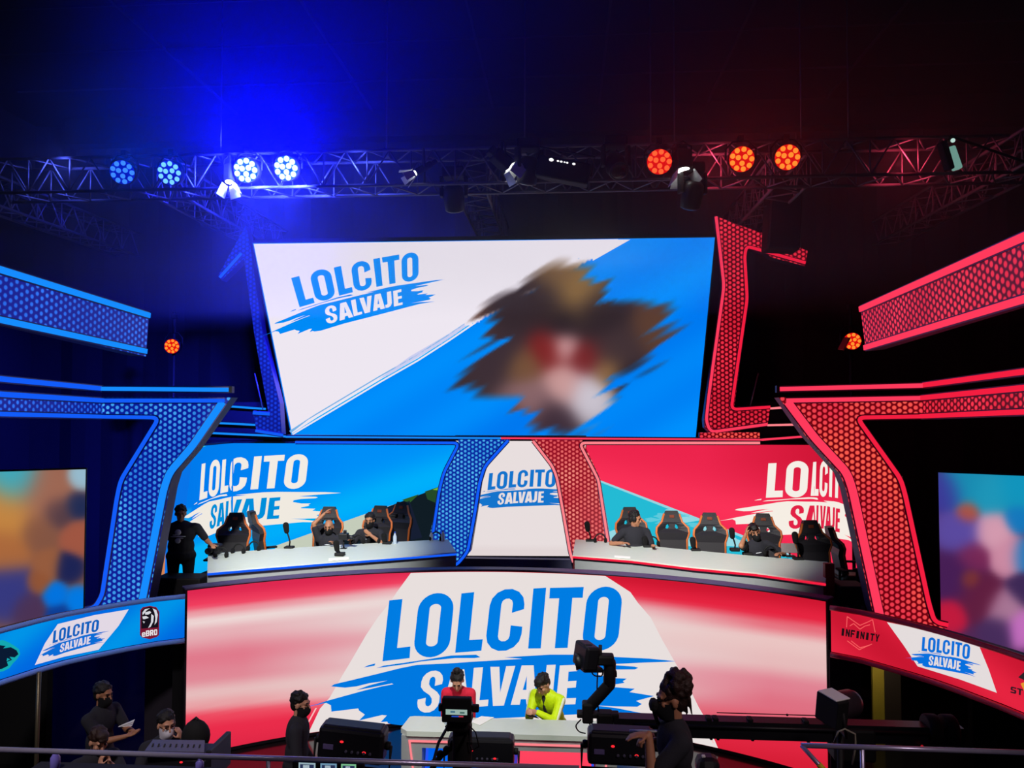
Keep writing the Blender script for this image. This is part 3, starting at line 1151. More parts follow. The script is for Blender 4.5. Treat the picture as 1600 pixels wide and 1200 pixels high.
side_screen([(-70, 741.5, 10.3), (134, 731, 10.95)], 1.55, 'side screen at the far left showing brown, orange and blue shapes', [
    (-40, 780, 40, (190, 130, 70)), (20, 750, 36, (60, 170, 190)), (70, 775, 42, (158, 104, 84)), (12, 800, 40, (196, 134, 66)), (5, 860, 34, (170, 104, 60)), (60, 830, 26, (130, 84, 66)),
    (90, 800, 22, (66, 50, 66)), (125, 745, 16, (150, 190, 210)), (118, 790, 18, (24, 40, 84)), (120, 840, 22, (160, 86, 66)), (75, 880, 20, (150, 92, 62)), (10, 920, 34, (52, 56, 128)),
    (45, 950, 22, (74, 50, 84)), (85, 930, 16, (0, 116, 226)), (105, 885, 18, (26, 34, 84)), (122, 940, 16, (0, 122, 230)), (60, 910, 16, (146, 84, 52)), (92, 965, 18, (10, 60, 150))], (120, 80, 70))
side_screen([(1466, 737, 10.4), (1670, 748, 9.6)], 1.5, 'side screen at the far right showing teal, purple and pink shapes', [
    (1480, 770, 24, (60, 56, 150)), (1500, 830, 30, (90, 74, 160)), (1510, 760, 30, (24, 140, 178)), (1545, 770, 30, (30, 152, 186)), (1590, 760, 34, (16, 150, 190)), (1512, 800, 16, (190, 80, 50)),
    (1520, 870, 22, (120, 40, 84)), (1490, 900, 34, (70, 30, 84)), (1550, 830, 26, (214, 156, 176)), (1575, 870, 24, (206, 140, 164)), (1590, 810, 18, (20, 120, 190)), (1600, 870, 20, (20, 120, 190)),
    (1530, 930, 30, (96, 30, 62)), (1485, 960, 20, (196, 26, 60)), (1570, 950, 24, (170, 120, 150)), (1560, 985, 22, (70, 44, 90)), (1595, 980, 22, (196, 110, 190)), (1600, 920, 22, (60, 40, 84)), (1515, 905, 14, (140, 60, 40))], (80, 40, 84))

# ---- curved fascia ribbons either side of the big wall
GLY = {
    'E': [[(0, 0), (1, 0), (1, .22), (.36, .22), (.36, .4), (.85, .4), (.85, .6), (.36, .6), (.36, .78), (1, .78), (1, 1), (0, 1)]],
    'B': [[(0, 0), (.8, 0), (1, .15), (1, .42), (.85, .5), (1, .6), (1, .85), (.8, 1), (0, 1)], [(.34, .2), (.66, .2), (.66, .42), (.34, .42)], [(.34, .6), (.66, .6), (.66, .8), (.34, .8)]],
    'R': [[(0, 0), (.34, 0), (.34, .36), (.45, .36), (.68, 0), (1, 0), (.8, .42), (1, .55), (1, .85), (.8, 1), (0, 1)], [(.34, .56), (.66, .56), (.66, .8), (.34, .8)]],
    'O': [[(.15, 0), (.85, 0), (1, .15), (1, .85), (.85, 1), (.15, 1), (0, .85), (0, .15)], [(.34, .22), (.66, .22), (.66, .78), (.34, .78)]],
    'e': [[(.15, 0), (1, 0), (1, .2), (.34, .2), (.34, .34), (1, .34), (1, .62), (.85, .76), (.15, .76), (0, .62), (0, .15)], [(.34, .46), (.7, .46), (.7, .6), (.34, .6)]],
    'I': [[(.2, 0), (.8, 0), (.8, 1), (.2, 1)]],
    'N': [[(0, 0), (.32, 0), (.32, .5), (.68, 0), (1, 0), (1, 1), (.68, 1), (.68, .5), (.32, 1), (0, 1)]],
    'F': [[(0, 0), (.34, 0), (.34, .38), (.85, .38), (.85, .6), (.34, .6), (.34, .78), (1, .78), (1, 1), (0, 1)]],
    'T': [[(.33, 0), (.67, 0), (.67, .78), (1, .78), (1, 1), (0, 1), (0, .78), (.33, .78)]],
    'Y': [[(.33, 0), (.67, 0), (.67, .4), (1, 1), (.66, 1), (.5, .62), (.34, 1), (0, 1), (.33, .4)]],
    'S': [[(0, 0), (.85, 0), (1, .15), (1, .5), (.85, .6), (.34, .6), (.34, .78), (1, .78), (1, 1), (.15, 1), (0, .85), (0, .5), (.15, .4), (.66, .4), (.66, .22), (0, .22)]],
}


def word(mb, surf, text, tl_, tr_, bl_, br_, c, lift, gap=0.12, cuts=None):
    n = len(text)
    for i, ch in enumerate(text):
        x0, x1 = (i + gap / 2) / n, (i + 1 - gap / 2) / n
        draw(mb, surf, [[bil(tl_, tr_, bl_, br_, x0 + (x1 - x0) * x, y) for x, y in lp] for lp in GLY[ch]], c, lift, cuts)


def ribbon(top_px, label, bg, paint, zt, hgt, railm):
    plan = [PZ(x, y, zt) for x, y in top_px]
    W_ = Wall([(p.x, p.y) for p in plan])
    zb = zt - hgt
    m_ = MB()
    led_face(m_, wallgrid(W_, zb, zt), bg, 60, 6)
    paint(m_, W_)
    mid = W_.at(W_.len[-1] / 2)
    t_ = thing('led_ribbon', label, 'screen', (mid.x, mid.y, zb))
    obj('display', m_, M['screen'], t_)
    m_ = MB()
    f = [W_.at(W_.len[-1] * i / 24) for i in range(25)]
    ns = [W_.nseg(min(len(W_.plan) - 2, int((len(W_.plan) - 1) * i / 24.01))) for i in range(25)]
    m_.loft([[V((p.x, p.y, z)) - n * k for k, z in ((0.014, zb - .03), (0.014, zt + .03), (0.16, zt + .03), (0.16, zb - .03))] for p, n in zip(f, ns)], sm=False)
    obj('casing', m_, M['casing'], t_)
    for z in (zt + 0.035, zb - 0.035):
        m_ = MB(); m_.tube([V((p.x, p.y, z)) + n * 0.02 for p, n in zip(f, ns)], 0.033, 10)
        obj('light_rail', m_, railm, t_)
    return W_


def paint_l(m_, W_):
    cu = list(range(-80, 300, 12))
    draw(m_, W_, [[(90, 975), (147, 961), (201, 952), (185, 978), (154, 1015), (100, 1026), (54, 1039), (70, 1005)]], (226, 216, 228), 0.004, cu)
    fl = fit_keys({'L1TL': (83.4, 985.3), 'L1BL': (81.6, 1006), 'O2TR': (154.7, 967.5), 'O2BR': (153.8, 985.3), 'STL': (93.2, 1006), 'SBL': (91.9, 1019), 'ETR': (141, 992.8), 'EBR': (139.7, 1006)}, fit_a)
    logo(m_, W_, fl, (14, 96, 190), (10, 108, 214), (226, 216, 228), 0.008, cu, 8)
    sh = [(219, 953), (223, 948.5), (234, 946.5), (244, 948.5), (249, 956), (248.5, 992), (245, 995), (234, 998.5), (222, 996), (218.5, 992)]
    draw(m_, W_, [sh], (120, 24, 50), 0.006, cu)
    draw(m_, W_, [[(220.5, 954), (226, 949.5), (234, 948), (243, 950.5), (247.5, 957), (247, 980), (220.5, 982)]], (20, 16, 26), 0.010, cu)
    for pl in ([(222, 957), (226, 951.5), (234, 950), (229, 953), (225, 958), (222.5, 961)], [(226, 956.5), (234, 954.5), (236, 957), (231, 960), (226.5, 960)], [(238, 950), (244, 953), (246.5, 960), (245, 971), (241, 976), (242.5, 966), (241, 957)],
               [(222, 963), (228, 962), (232, 965), (226, 967), (223, 967)], [(236, 959), (240, 962), (239, 971), (235, 979), (231, 981), (235.5, 972)], [(222.5, 970), (226, 971), (224.5, 974)]):
        draw(m_, W_, [pl], (214, 214, 222), 0.014, cu)
    word(m_, W_, 'eBRO', (221, 986), (246, 982.5), (221, 995), (246, 991.5), (232, 226, 230), 0.014, cuts=cu)
    dr = [(-30, 1012), (-14, 1002), (4, 1000), (14, 1004), (22, 1009), (29, 1014), (31, 1022), (26, 1030), (20, 1036), (14, 1044), (4, 1049), (-14, 1051), (-30, 1048)]
    draw(m_, W_, [dr], (20, 168, 176), 0.006, cu)
    draw(m_, W_, [[(-28, 1014), (-10, 1007), (8, 1009), (4, 1013), (16, 1011), (25, 1016), (28, 1022), (22, 1027), (14, 1026), (18, 1031), (10, 1034), (12, 1040), (2, 1045), (-14, 1047), (-28, 1044)]], (10, 26, 50), 0.010, cu)
    draw(m_, W_, [[(10, 1028), (15, 1030), (9, 1033)]], (20, 168, 176), 0.014, cu)


def bg_rl(x, y):
    k = 0.5 + 0.5 * math.sin((x * 0.8 + y) * 0.045)
    return (0, 104 + 44 * k, 224 + 8 * k)


RIBL = ribbon([(-90, 1016), (-40, 1002), (0, 990), (60, 974), (100, 964.5), (150, 955), (200, 946.5), (245, 940), (289, 935.5)], 'curved blue fascia screen left of the big wall with a lion crest reading eBRO', bg_rl, paint_l, 2.30, 0.52, mat('blue_lit_tube', (120, 160, 250), 0.3))


def paint_r(m_, W_):
    cu = list(range(1290, 1700, 12))
    draw(m_, W_, [[(1386, 972), (1440, 983), (1490, 996.5), (1530, 1008.5), (1545, 1045), (1558, 1082.5), (1500, 1061.5), (1434, 1041), (1412, 1008)]], (228, 220, 220), 0.004, cu)
    fr_ = fit_keys({'L1TL': (1442, 995), 'L1BL': (1440.7, 1016.8), 'O2TR': (1517, 1007.5), 'O2BR': (1515.7, 1029.2), 'STL': (1453, 1024), 'SBL': (1451.8, 1038.5), 'ETR': (1503, 1034.6), 'EBR': (1501.6, 1047.8)}, fit_a)
    logo(m_, W_, fr_, (10, 110, 216), (6, 112, 222), (228, 220, 220), 0.008, cu, 8)
    word(m_, W_, 'INFINITY', (1314, 981), (1376, 991.5), (1313, 992.5), (1374.5, 1003), (30, 14, 20), 0.010, 0.16, cu)
    for line in ([(1323, 980), (1324, 963), (1331, 968), (1344, 977), (1356, 972), (1364, 968), (1368, 988)], [(1328, 978), (1334, 974), (1344, 983), (1352, 978), (1360, 976)], [(1324, 1001), (1343, 1015), (1363, 1006), (1359, 1008), (1344, 1012), (1330, 1001)]):
        for a, b in zip(line, line[1:]):
            A, B = V(a), V(b)
            n = V((-(B - A).y, (B - A).x)).normalized() * 0.55
            draw(m_, W_, [[tuple(A + n), tuple(B + n), tuple(B - n), tuple(A - n)]], (255, 100, 100), 0.008, cu)
    word(m_, W_, 'ST', (1580, 1072), (1600, 1077), (1579.5, 1082), (1599.5, 1087), (50, 26, 36), 0.010, 0.1, cu)
    draw(m_, W_, [[(1592, 1058), (1606, 1046), (1618, 1066), (1604, 1064)]], (44, 34, 40), 0.010, cu)
    draw(m_, W_, [[(1596, 1068), (1612, 1062), (1616, 1080), (1602, 1080)]], (226, 150, 50), 0.011, cu)


def bg_rr(x, y):
    k = 0.5 + 0.5 * math.sin((x * 0.8 - y) * 0.04 + 1.0)
    return (200 + 30 * k, 22 + 14 * k, 48 + 16 * k)


RIBR = ribbon([(1298, 953.5), (1345, 961), (1385, 970.5), (1425, 980), (1464, 990), (1500, 1000.5), (1528, 1009.5), (1565, 1021), (1600, 1033), (1650, 1051), (1690, 1067)],
              'curved red fascia screen right of the big wall reading INFINITY beside a white panel', bg_rr, paint_r, 2.30, 0.52, mat('red_lit_tube', (240, 60, 96), 0.3))
# ------------------------------------------------------------------ lit frames
FR_ = M['frame']


def lit_frame(name, label, cat, pieces, group=None, depth=0.22):
    """pieces: (surface, outline px, honeycomb material, [(px polyline, width m, material)])"""
    s0, o0 = pieces[0][0], pieces[0][1]
    c = sum((s0.hit(x, y) for x, y in o0), V((0, 0, 0))) / len(o0)
    t = thing(name, label, cat, (c.x, c.y, min(s0.hit(x, y).z for x, y in o0)), 0, group)
    for surf, out, hm, strips in pieces:
        if out:
            m_ = MB()
            m_.poly([out], lambda x, y: surf.hit(x, y), surf.uvf())
            obj('honeycomb_panel', m_, hm, t)
            m_ = MB()
            fr = [surf.hit(x, y, -0.006) for x, y in out]
            bk = [p - surf.normal(*q) * depth for p, q in zip(fr, out)]
            m_.loft([fr, bk], caps=False, sm=False)
            tri = tessellate_polygon([[V((x, y, 0)) for x, y in out]])
            b = len(m_.v)
            m_.v.extend(bk)
            for f in tri:
                m_.face([b + k for k in f])
            obj('shell', m_, FR_, t)
        for pts, wd, sm_ in strips:
            m_ = MB()
            P = [surf.hit(x, y, 0.001) for x, y in pts]
            N = [surf.normal(x, y) for x, y in pts]
            m_.sweep(P, N, wd + 0.032, 0.014)
            obj('strip_channel', m_, FR_, t)
            m_ = MB()
            m_.sweep([p + n * 0.012 for p, n in zip(P, N)], N, wd, 0.02)
            obj('light_strip', m_, sm_, t)
    return t


def pl3(a, b, c):
    return Plane(a, (V(b) - V(a)).cross(V(c) - V(a)))


B1, B2, R1, R2 = M['e_blue'], M['e_blue2'], M['e_red'], M['e_red2']
# left gate
GL = facing(10.3)
dB = (PY(160, 626, 10.3) - EYE).dot(CF)
WL = pl3(PY(160, 626, 10.3), PY(160, 651, 10.3), PD(0, 616, dB / 1.25))
lit_frame('lit_gate', 'blue lit gate with a slanted column beside the left backdrop screen', 'stage frame', [
    (GL, [(160, 621), (361, 621), (302, 704), (272, 739), (265, 762), (231, 944), (222, 960), (128, 960), (134, 953), (147, 949), (157, 928), (180, 776), (188, 746), (246, 664), (244, 657), (237, 655), (160, 655)], M['h_blue'],
     [([(160, 626), (352, 626)], 0.055, B2), (rounded([(349, 628), (301, 698), (266, 738), (257, 764), (221, 950)], 12), 0.095, B1),
      (rounded([(160, 651), (250, 652.5), (190, 750), (184, 778), (161, 930), (150, 948), (134, 952)], 12), 0.05, B2)]),
    (WL, [(-60, 607.5), (160, 621), (160, 655), (-60, 650)], M['h_bluefine'],
     [([(-60, 612.5), (160, 626)], 0.06, B2), ([(-60, 645.5), (160, 651)], 0.05, B2)])])
GL2 = facing(10.22)
lit_frame('light_bar', 'thin blue light bar just above the left gate', 'light bar', [
    (GL2, [(160, 603), (362, 603.5), (362, 614), (160, 613)], M['black'], [([(160, 607.5), (358, 609)], 0.055, B1)]),
    (WL, [(-60, 580.5), (160, 602.5), (160, 612.5), (-60, 592.5)], M['black'], [([(-60, 586.5), (160, 607.5)], 0.06, B2)])], depth=0.08)
# right gate
GR = facing(10.3)
dB = (PY(1440, 622, 10.3) - EYE).dot(CF)
WR = pl3(PY(1440, 622, 10.3), PY(1440, 652, 10.3), PD(1600, 606, dB / 1.27))
lit_frame('lit_gate', 'red lit gate with a slanted column beside the right backdrop screen', 'stage frame', [
    (GR, [(1440, 617), (1217, 621), (1258, 680), (1312, 740), (1322, 765), (1362, 950), (1376, 985), (1482, 985), (1470, 979), (1458, 962), (1418, 770), (1410, 745), (1344, 664), (1347, 657), (1356, 655), (1440, 654.5)], M['h_red'],
     [([(1440, 622), (1228, 626)], 0.055, R1), (rounded([(1230, 628), (1272, 684), (1322, 738), (1331, 764), (1376, 972)], 12), 0.10, R1),
      (rounded([(1440, 650.5), (1338, 652.5), (1406, 748), (1413, 772), (1450, 942), (1459, 971), (1480, 976)], 12), 0.05, R2)]),
    (WR, [(1660, 596), (1440, 617), (1440, 655), (1660, 645)], M['h_redfine'],
     [([(1660, 600.5), (1440, 622)], 0.06, R2), ([(1660, 641), (1440, 650.5)], 0.055, R2)])])
lit_frame('light_bar', 'thin red light bar just above the right gate', 'light bar', [
    (facing(10.22), [(1440, 597.5), (1214, 602.5), (1214, 613.5), (1440, 608)], M['black'], [([(1440, 602.5), (1218, 608)], 0.055, R1)]),
    (WR, [(1660, 566.5), (1440, 597.5), (1440, 608), (1660, 580)], M['black'], [([(1660, 573), (1440, 602.5)], 0.06, R2)])], depth=0.08)
# upper beams
d0 = 10.5
UL = pl3(PD(230, 488, d0), PD(228, 552, d0), PD(0, 421, d0 / 1.31))
lit_frame('lit_spar', 'broad blue lit beam reaching in from the upper left edge', 'stage frame', [
    (UL, [(-60, 398), (233, 490), (228, 557), (-60, 489)], M['h_bluefine'],
     [([(-60, 403.5), (232, 493)], 0.07, B1), ([(-60, 487), (227, 549)], 0.065, B1)])])
d0 = 10.0
UR = pl3(PD(1346, 486, d0), PD(1352, 546, d0), PD(1600, 372, d0 / 1.6))
lit_frame('lit_spar', 'broad red lit beam reaching in from the upper right edge', 'stage frame', [
    (UR, [(1660, 338), (1344, 479), (1353, 549), (1660, 453)], M['h_redfine'],
     [([(1660, 345), (1346, 483)], 0.07, R1), ([(1660, 450), (1353, 543)], 0.065, R1)])])
# columns between the backdrops
CO = facing(13.9)
lit_frame('lit_upright', 'blue honeycomb column between the left backdrop and the white centre screen', 'stage frame', [
    (CO, [(716, 687), (797, 687), (760, 729), (752, 754), (745, 802), (735, 862), (716, 884), (680, 880), (673, 830), (688, 756), (694, 737), (716, 702)], M['h_cyan'],
     [(rounded([(794, 688), (757, 729), (749, 756), (742, 802), (731, 862), (714, 882), (700, 884)], 10), 0.05, B2),
      (rounded([(462, 691), (718, 692), (694, 738), (687, 765), (677, 832)], 10), 0.045, B2)])])
lit_frame('lit_upright', 'red honeycomb column between the white centre screen and the right backdrop', 'stage frame', [
    (CO, [(830, 687), (910, 688), (932, 735), (938, 748), (954, 846), (958, 885), (897, 884), (888, 862), (877, 800), (866, 743), (860, 727)], M['h_pink'],
     [(rounded([(833, 689), (863, 728), (870, 745), (880, 800), (891, 864), (896, 878)], 10), 0.045, M['e_pink']),
      (rounded([(1187, 692), (905, 692), (928, 736), (935, 750), (950, 846)], 10), 0.045, M['e_pink'])])])
# ledge under the hung screen and the thin side lines
LE = facing(14.05)
t = lit_frame('lit_ledge', 'long ledge under the hung screen, its edge lit half blue half red', 'light bar', [
    (LE, [(447, 679.5), (1190, 684), (1190, 690), (447, 688)], M['black'],
     [([(447, 682.5), (783, 684.5)], 0.03, B1), ([(783, 684.5), (1190, 687)], 0.03, R1)]),
    (facing(14.02), [(1093, 676), (1187, 675.5), (1187, 684.5), (1093, 684)], M['h_red'], [])], depth=0.12)
LN = facing(14.96)
for pts, mm, lb in (([(345, 634), (415, 639)], B1, 'upper thin blue light line between the left gate and the hung screen'), ([(330, 660.5), (402, 664)], B1, 'middle thin blue light line between the left gate and the hung screen'),
                    ([(316, 676), (447, 682)], B1, 'lowest thin blue light line between the left gate and the hung screen'), ([(1200, 638.5), (1240, 635.5)], M['e_pink'], 'upper thin red light line between the hung screen and the right gate'),
                    ([(1194, 664.5), (1262, 663)], M['e_pink'], 'middle thin red light line between the hung screen and the right gate'), ([(1185, 687.5), (1278, 680.5)], R1, 'lowest thin red light line between the hung screen and the right gate')):
    P = [LN.hit(x, y) for x, y in pts]
    t = thing('light_line', lb, 'light line', P[0])
    m_ = MB(); m_.tube(P, 0.02, 8); obj('lit_tube', m_, mm, t)
    m_ = MB(); m_.sweep([p + V((0, 0.03, 0)) for p in P], [V((0, -1, 0))] * 2, 0.07, 0.02); obj('channel', m_, M['black'], t)
for a, b, nm in (((300, 640), (436, 640), 'wall_fascia_left'), ((1163, 630), (1330, 630), 'wall_fascia_right')):
    m_ = MB()
    p, q = PY(a[0], a[1], 15.02), PY(b[0], b[1], 15.02)
    m_.box(((p.x + q.x) / 2, 15.06, (ZBD1 + 5.0) / 2 + 0.03), (q.x - p.x, 0.1, 4.94 - ZBD1))
    struct(nm, m_, mat('dark_navy_fascia', (16, 15, 30), 0.7))
# brackets flanking the hung screen
BK = facing(14.3)
lit_frame('lit_bracket', 'red lit bracket standing along the right edge of the hung screen', 'stage frame', [
    (BK, [(1117, 337), (1150, 350), (1196, 366), (1262, 392), (1258, 416), (1205, 402), (1196, 395), (1170, 387), (1164, 397), (1170, 467), (1147, 636), (1204, 633), (1199, 666), (1112, 679), (1101, 668), (1100, 655), (1105, 620), (1129, 447)], M['h_redfine'],
     [(rounded([(1118.5, 339), (1131, 447), (1107, 620), (1103, 658), (1110, 675), (1198, 663)], 12), 0.05, R1),
      (rounded([(1258, 411), (1166, 385), (1163, 400), (1167, 467), (1142, 640), (1203, 636)], 10), 0.05, R2)])])
lit_frame('lit_bracket', 'dim blue bracket standing along the left edge of the hung screen', 'stage frame', [
    (BK, [(341, 430), (384, 352), (390, 378), (410, 520), (437, 630), (440, 679), (401, 675), (395, 643), (419, 643), (397, 520), (381, 404), (346, 438)], M['h_bluedeep'],
     [([(344, 434), (378, 396)], 0.05, B2), ([(396, 645), (422, 647)], 0.06, B2), ([(400, 673), (443, 680)], 0.05, B2)])])
for a, b, lb in (((398, 583), (411, 640), 'thin pale support rod left of the hung screen'), ((1185, 583), (1172, 634), 'thin pale support rod right of the hung screen')):
    m_ = MB(); m_.tube([PY(a[0], a[1], 14.9), PY(b[0], b[1], 14.95)], 0.014, 8)
    solo('support_rod', m_, M['steel'], lb, 'rod')

# ------------------------------------------------------------------ trusses


def truss(label, p0, p1, size=0.5, bays=None, rc=0.026, rb=0.013):
    p0, p1 = V(p0), V(p1)
    d = p1 - p0
    n = d.normalized()
    up = V((0, 0, 1)) if abs(n.z) < 0.9 else V((0, 1, 0))
    sd = n.cross(up).normalized()
    up = sd.cross(n)
    h = size / 2
    cor = [sd * h + up * h, -sd * h + up * h, -sd * h - up * h, sd * h - up * h]
    t = thing('lighting_truss', label, 'truss', (p0 + p1) / 2)
    for c in cor:
        m_ = MB(); m_.tube([p0 + c, p1 + c], rc, 8); obj('chord', m_, M['truss'], t)
    bays = bays or max(2, int(d.length / (size * 1.25)))
    for k in range(4):
        a, b = cor[k], cor[(k + 1) % 4]
        m_ = MB()
        for i in range(bays):
            q0, q1 = p0 + d * (i / bays), p0 + d * ((i + 1) / bays)
            m0 = p0 + d * ((i + 0.5) / bays)
            m_.tube([q0 + a, m0 + b], rb, 6); m_.tube([m0 + b, q1 + a], rb, 6)
            if k % 2:
                m_.tube([q0 + a, q0 + b], rb, 6)
        obj('lattice', m_, M['truss'], t)
    return t


YT = 11.8
ZTL = PY(800, 285, YT - 0.27).z
ZTC = ZTL + 0.27
truss('long aluminium truss crossing above the stage and carrying the lamps', (-9.2, YT, ZTC), (7.9, YT, ZTC), 0.54)
xl = PZ(100, 342, ZTC).x
truss('left truss running back from the viewer beyond the first two blue lamps', (xl - 0.1, 8.6, ZTC), (xl - 0.1, 16.6, ZTC), 0.5)
xc = PZ(330, 322, ZTC).x
truss('truss running back behind the third blue lamp, left of the hung screen', (xc, YT + 0.3, ZTC), (xc, 16.6, ZTC), 0.5)
xm = PZ(758, 330, ZTC).x
truss('short truss running back above the middle of the hung screen', (xm, YT + 0.3, ZTC), (xm, 16.6, ZTC), 0.5)
xr = PZ(1530, 272, ZTC).x
truss('right truss running back from the viewer past the hanging mirror lamp', (xr + 0.2, 8.6, ZTC), (xr + 0.2, 16.6, ZTC), 0.5)
xq = PZ(1175, 330, ZTC).x
truss('truss running back above the red bracket on the right', (xq, YT + 0.3, ZTC), (xq, 16.6, ZTC), 0.5)
for i, (px, lb) in enumerate(((345, 'thin hanging rod above the third blue lamp'), (604, 'thin hanging rod left of the middle of the long truss'), (820, 'thin hanging rod at the middle of the long truss'), (1017, 'thin hanging rod above the first red lamp'),
                              (1054, 'thin hanging rod just right of the first red lamp'), (1252, 'thin hanging rod right of the last red lamp'), (1326, 'thin hanging rod farthest right on the long truss'))):
    p = PY(px, 225, YT)
    m_ = MB(); m_.tube([(p.x, YT, ZTC + 0.27), (p.x, YT, 11.55)], 0.012, 6); m_.box((p.x, YT, ZTC + 0.3), (0.1, 0.1, 0.12))
    solo('hanging_rod', m_, M['truss'], lb, 'rod', 'rods the long truss hangs from')

# ------------------------------------------------------------------ lamps on the trusses


def par(name, label, p, aimv, hot, glow, s, clamp, group=None, rad=0.19):
    """LED par can: round face of lenses; -Y is the beam in its own frame"""
    t = thing(name, label, 'stage lamp', p, 0, group)
    q = V(aimv).normalized().to_track_quat('-Y', 'Z').to_matrix()
    m_ = MB(); m_.lathe([(rad, -0.06), (rad, 0.12), (rad * 0.75, 0.2), (rad * 0.4, 0.24)], (0, 0, 0), q @ RX(-math.pi / 2))
    obj('can', m_, M['dark'], t, world=False)
    m_ = MB(); m_.lathe([(rad * 0.96, -0.062), (rad * 0.96, -0.055)], (0, 0, 0), q @ RX(-math.pi / 2))
    plate = obj('face_plate', m_, glow, t, world=False)
    lens = None
    spots = [(0.74, 2 * math.pi * k / 9) for k in range(9)] + [(0.3, 0.6 + 2 * math.pi * k / 3) for k in range(3)]
    for rr, a in spots:
        if lens is None:
            m_ = MB(); m_.ell((0, 0, 0), (rad * (0.235 if 'hot' in hot.name else 0.2), 0.012, rad * (0.235 if 'hot' in hot.name else 0.2)), None, 12, 6)
            lens = m_.mesh('lens', hot)
        o = obj('lens', lens, None, plate)
        o.location = q @ V((rr * rad * math.cos(a), -0.066, rr * rad * math.sin(a)))
        o.rotation_euler = q.to_euler()
    m_ = MB()
    m_.tube([V((-rad - 0.03, 0.03, 0)), V((-rad - 0.03, 0.03, 0.16)), V((-rad * 0.6, 0.03, 0.27)), V((rad * 0.6, 0.03, 0.27)), V((rad + 0.03, 0.03, 0.16)), V((rad + 0.03, 0.03, 0))], 0.014, 6)
    m_.tube([V((0, 0.03, 0.27)), V((0, 0.03, clamp))], 0.02, 6)
    m_.box((0, 0.05, clamp), (0.08, 0.14, 0.08))
    obj('yoke', m_, M['black'], t, world=False)
    return t


G1, G2 = 'blue lamps on the long truss', 'red lamps on the long truss'
yl = YT - 0.42
hotb = [emis('blue_lens_dim', (64, 140, 255), 1.0), emis('blue_lens', (120, 205, 255), 1.2), emis('blue_lens_hot', (214, 250, 255), 1.6)]
gb = [emis('blue_lamp_face', (0, 10, 170), 1.0), emis('blue_lamp_face_bright', (20, 110, 255), 1.0)]
for (px, py, k, g, av, lb) in ((193, 269, 0, 0, (0.25, -1, -0.35), 'dim blue lamp, leftmost of the four blue ones on the long truss'), (267, 270, 1, 0, (0.1, -1, -0.35), 'second blue lamp from the left on the long truss'),
                               (386, 266, 2, 1, (0.05, -1, -0.3), 'third blue lamp from the left, very bright, beside an open barn-door lamp'), (449, 263, 2, 1, (0.0, -1, -0.3), 'brightest blue lamp, nearest to the middle of the long truss')):
    p = PY(px, py, yl)
    par('par_lamp', lb, p, av, hotb[k], gb[g], 1, ZTC - 0.27 - p.z + (0.54 if p.z > ZTC - 0.4 else 0), G1)
hr_ = [emis('red_lens', (255, 92, 44), 1.3), emis('red_lens_orange', (255, 128, 40), 1.4)]
gr_ = emis('red_lamp_face', (222, 12, 14), 1.0)
for (px, py, k, lb) in ((1030, 253, 0, 'first red lamp on the long truss, next to an open barn-door lamp'), (1158, 249, 1, 'middle one of the three red lamps on the long truss'), (1229, 246, 1, 'rightmost red lamp on the long truss')):
    p = PY(px, py, yl)
    par('par_lamp', lb, p, (-0.05, -1, -0.3), hr_[k], gr_, 1, ZTC + 0.27 - p.z, G2)
for (px, py, y, k, lb) in ((270, 541, 14.8, 1, 'small red lamp in the dark beyond the end of the blue beam'), (1331, 533, 13.6, 1, 'small red lamp beside the end of the red beam')):
    p = PY(px, py, y)
    par('par_lamp', lb, p, (-0.2 * (1 if px > 800 else -1), -1, -0.1), hr_[k], gr_, 1, 0.6, None, 0.15)
    m_ = MB(); m_.tube([(p.x, p.y + 0.05, 0), (p.x, p.y + 0.05, p.z + 0.7)], 0.03, 8)
    m_.lathe([(0.3, 0), (0.3, 0.03), (0.05, 0.06)], (p.x, p.y + 0.05, 0))
    solo('lamp_pole', m_, M['black'], 'dark pole carrying the small red lamp on the ' + ('right' if px > 800 else 'left'), 'pole')
m_ = MB()
p = PY(1319, 537, 13.5)
m_.box(p, (0.03, 0.16, 0.24), RYm(0.5) @ RZ(0.3), 0.01)
solo('lamp_flag', m_, mat('red_lit_flag', (190, 60, 50), 0.5), 'small metal flap left of the small red lamp by the red beam', 'lamp flap')


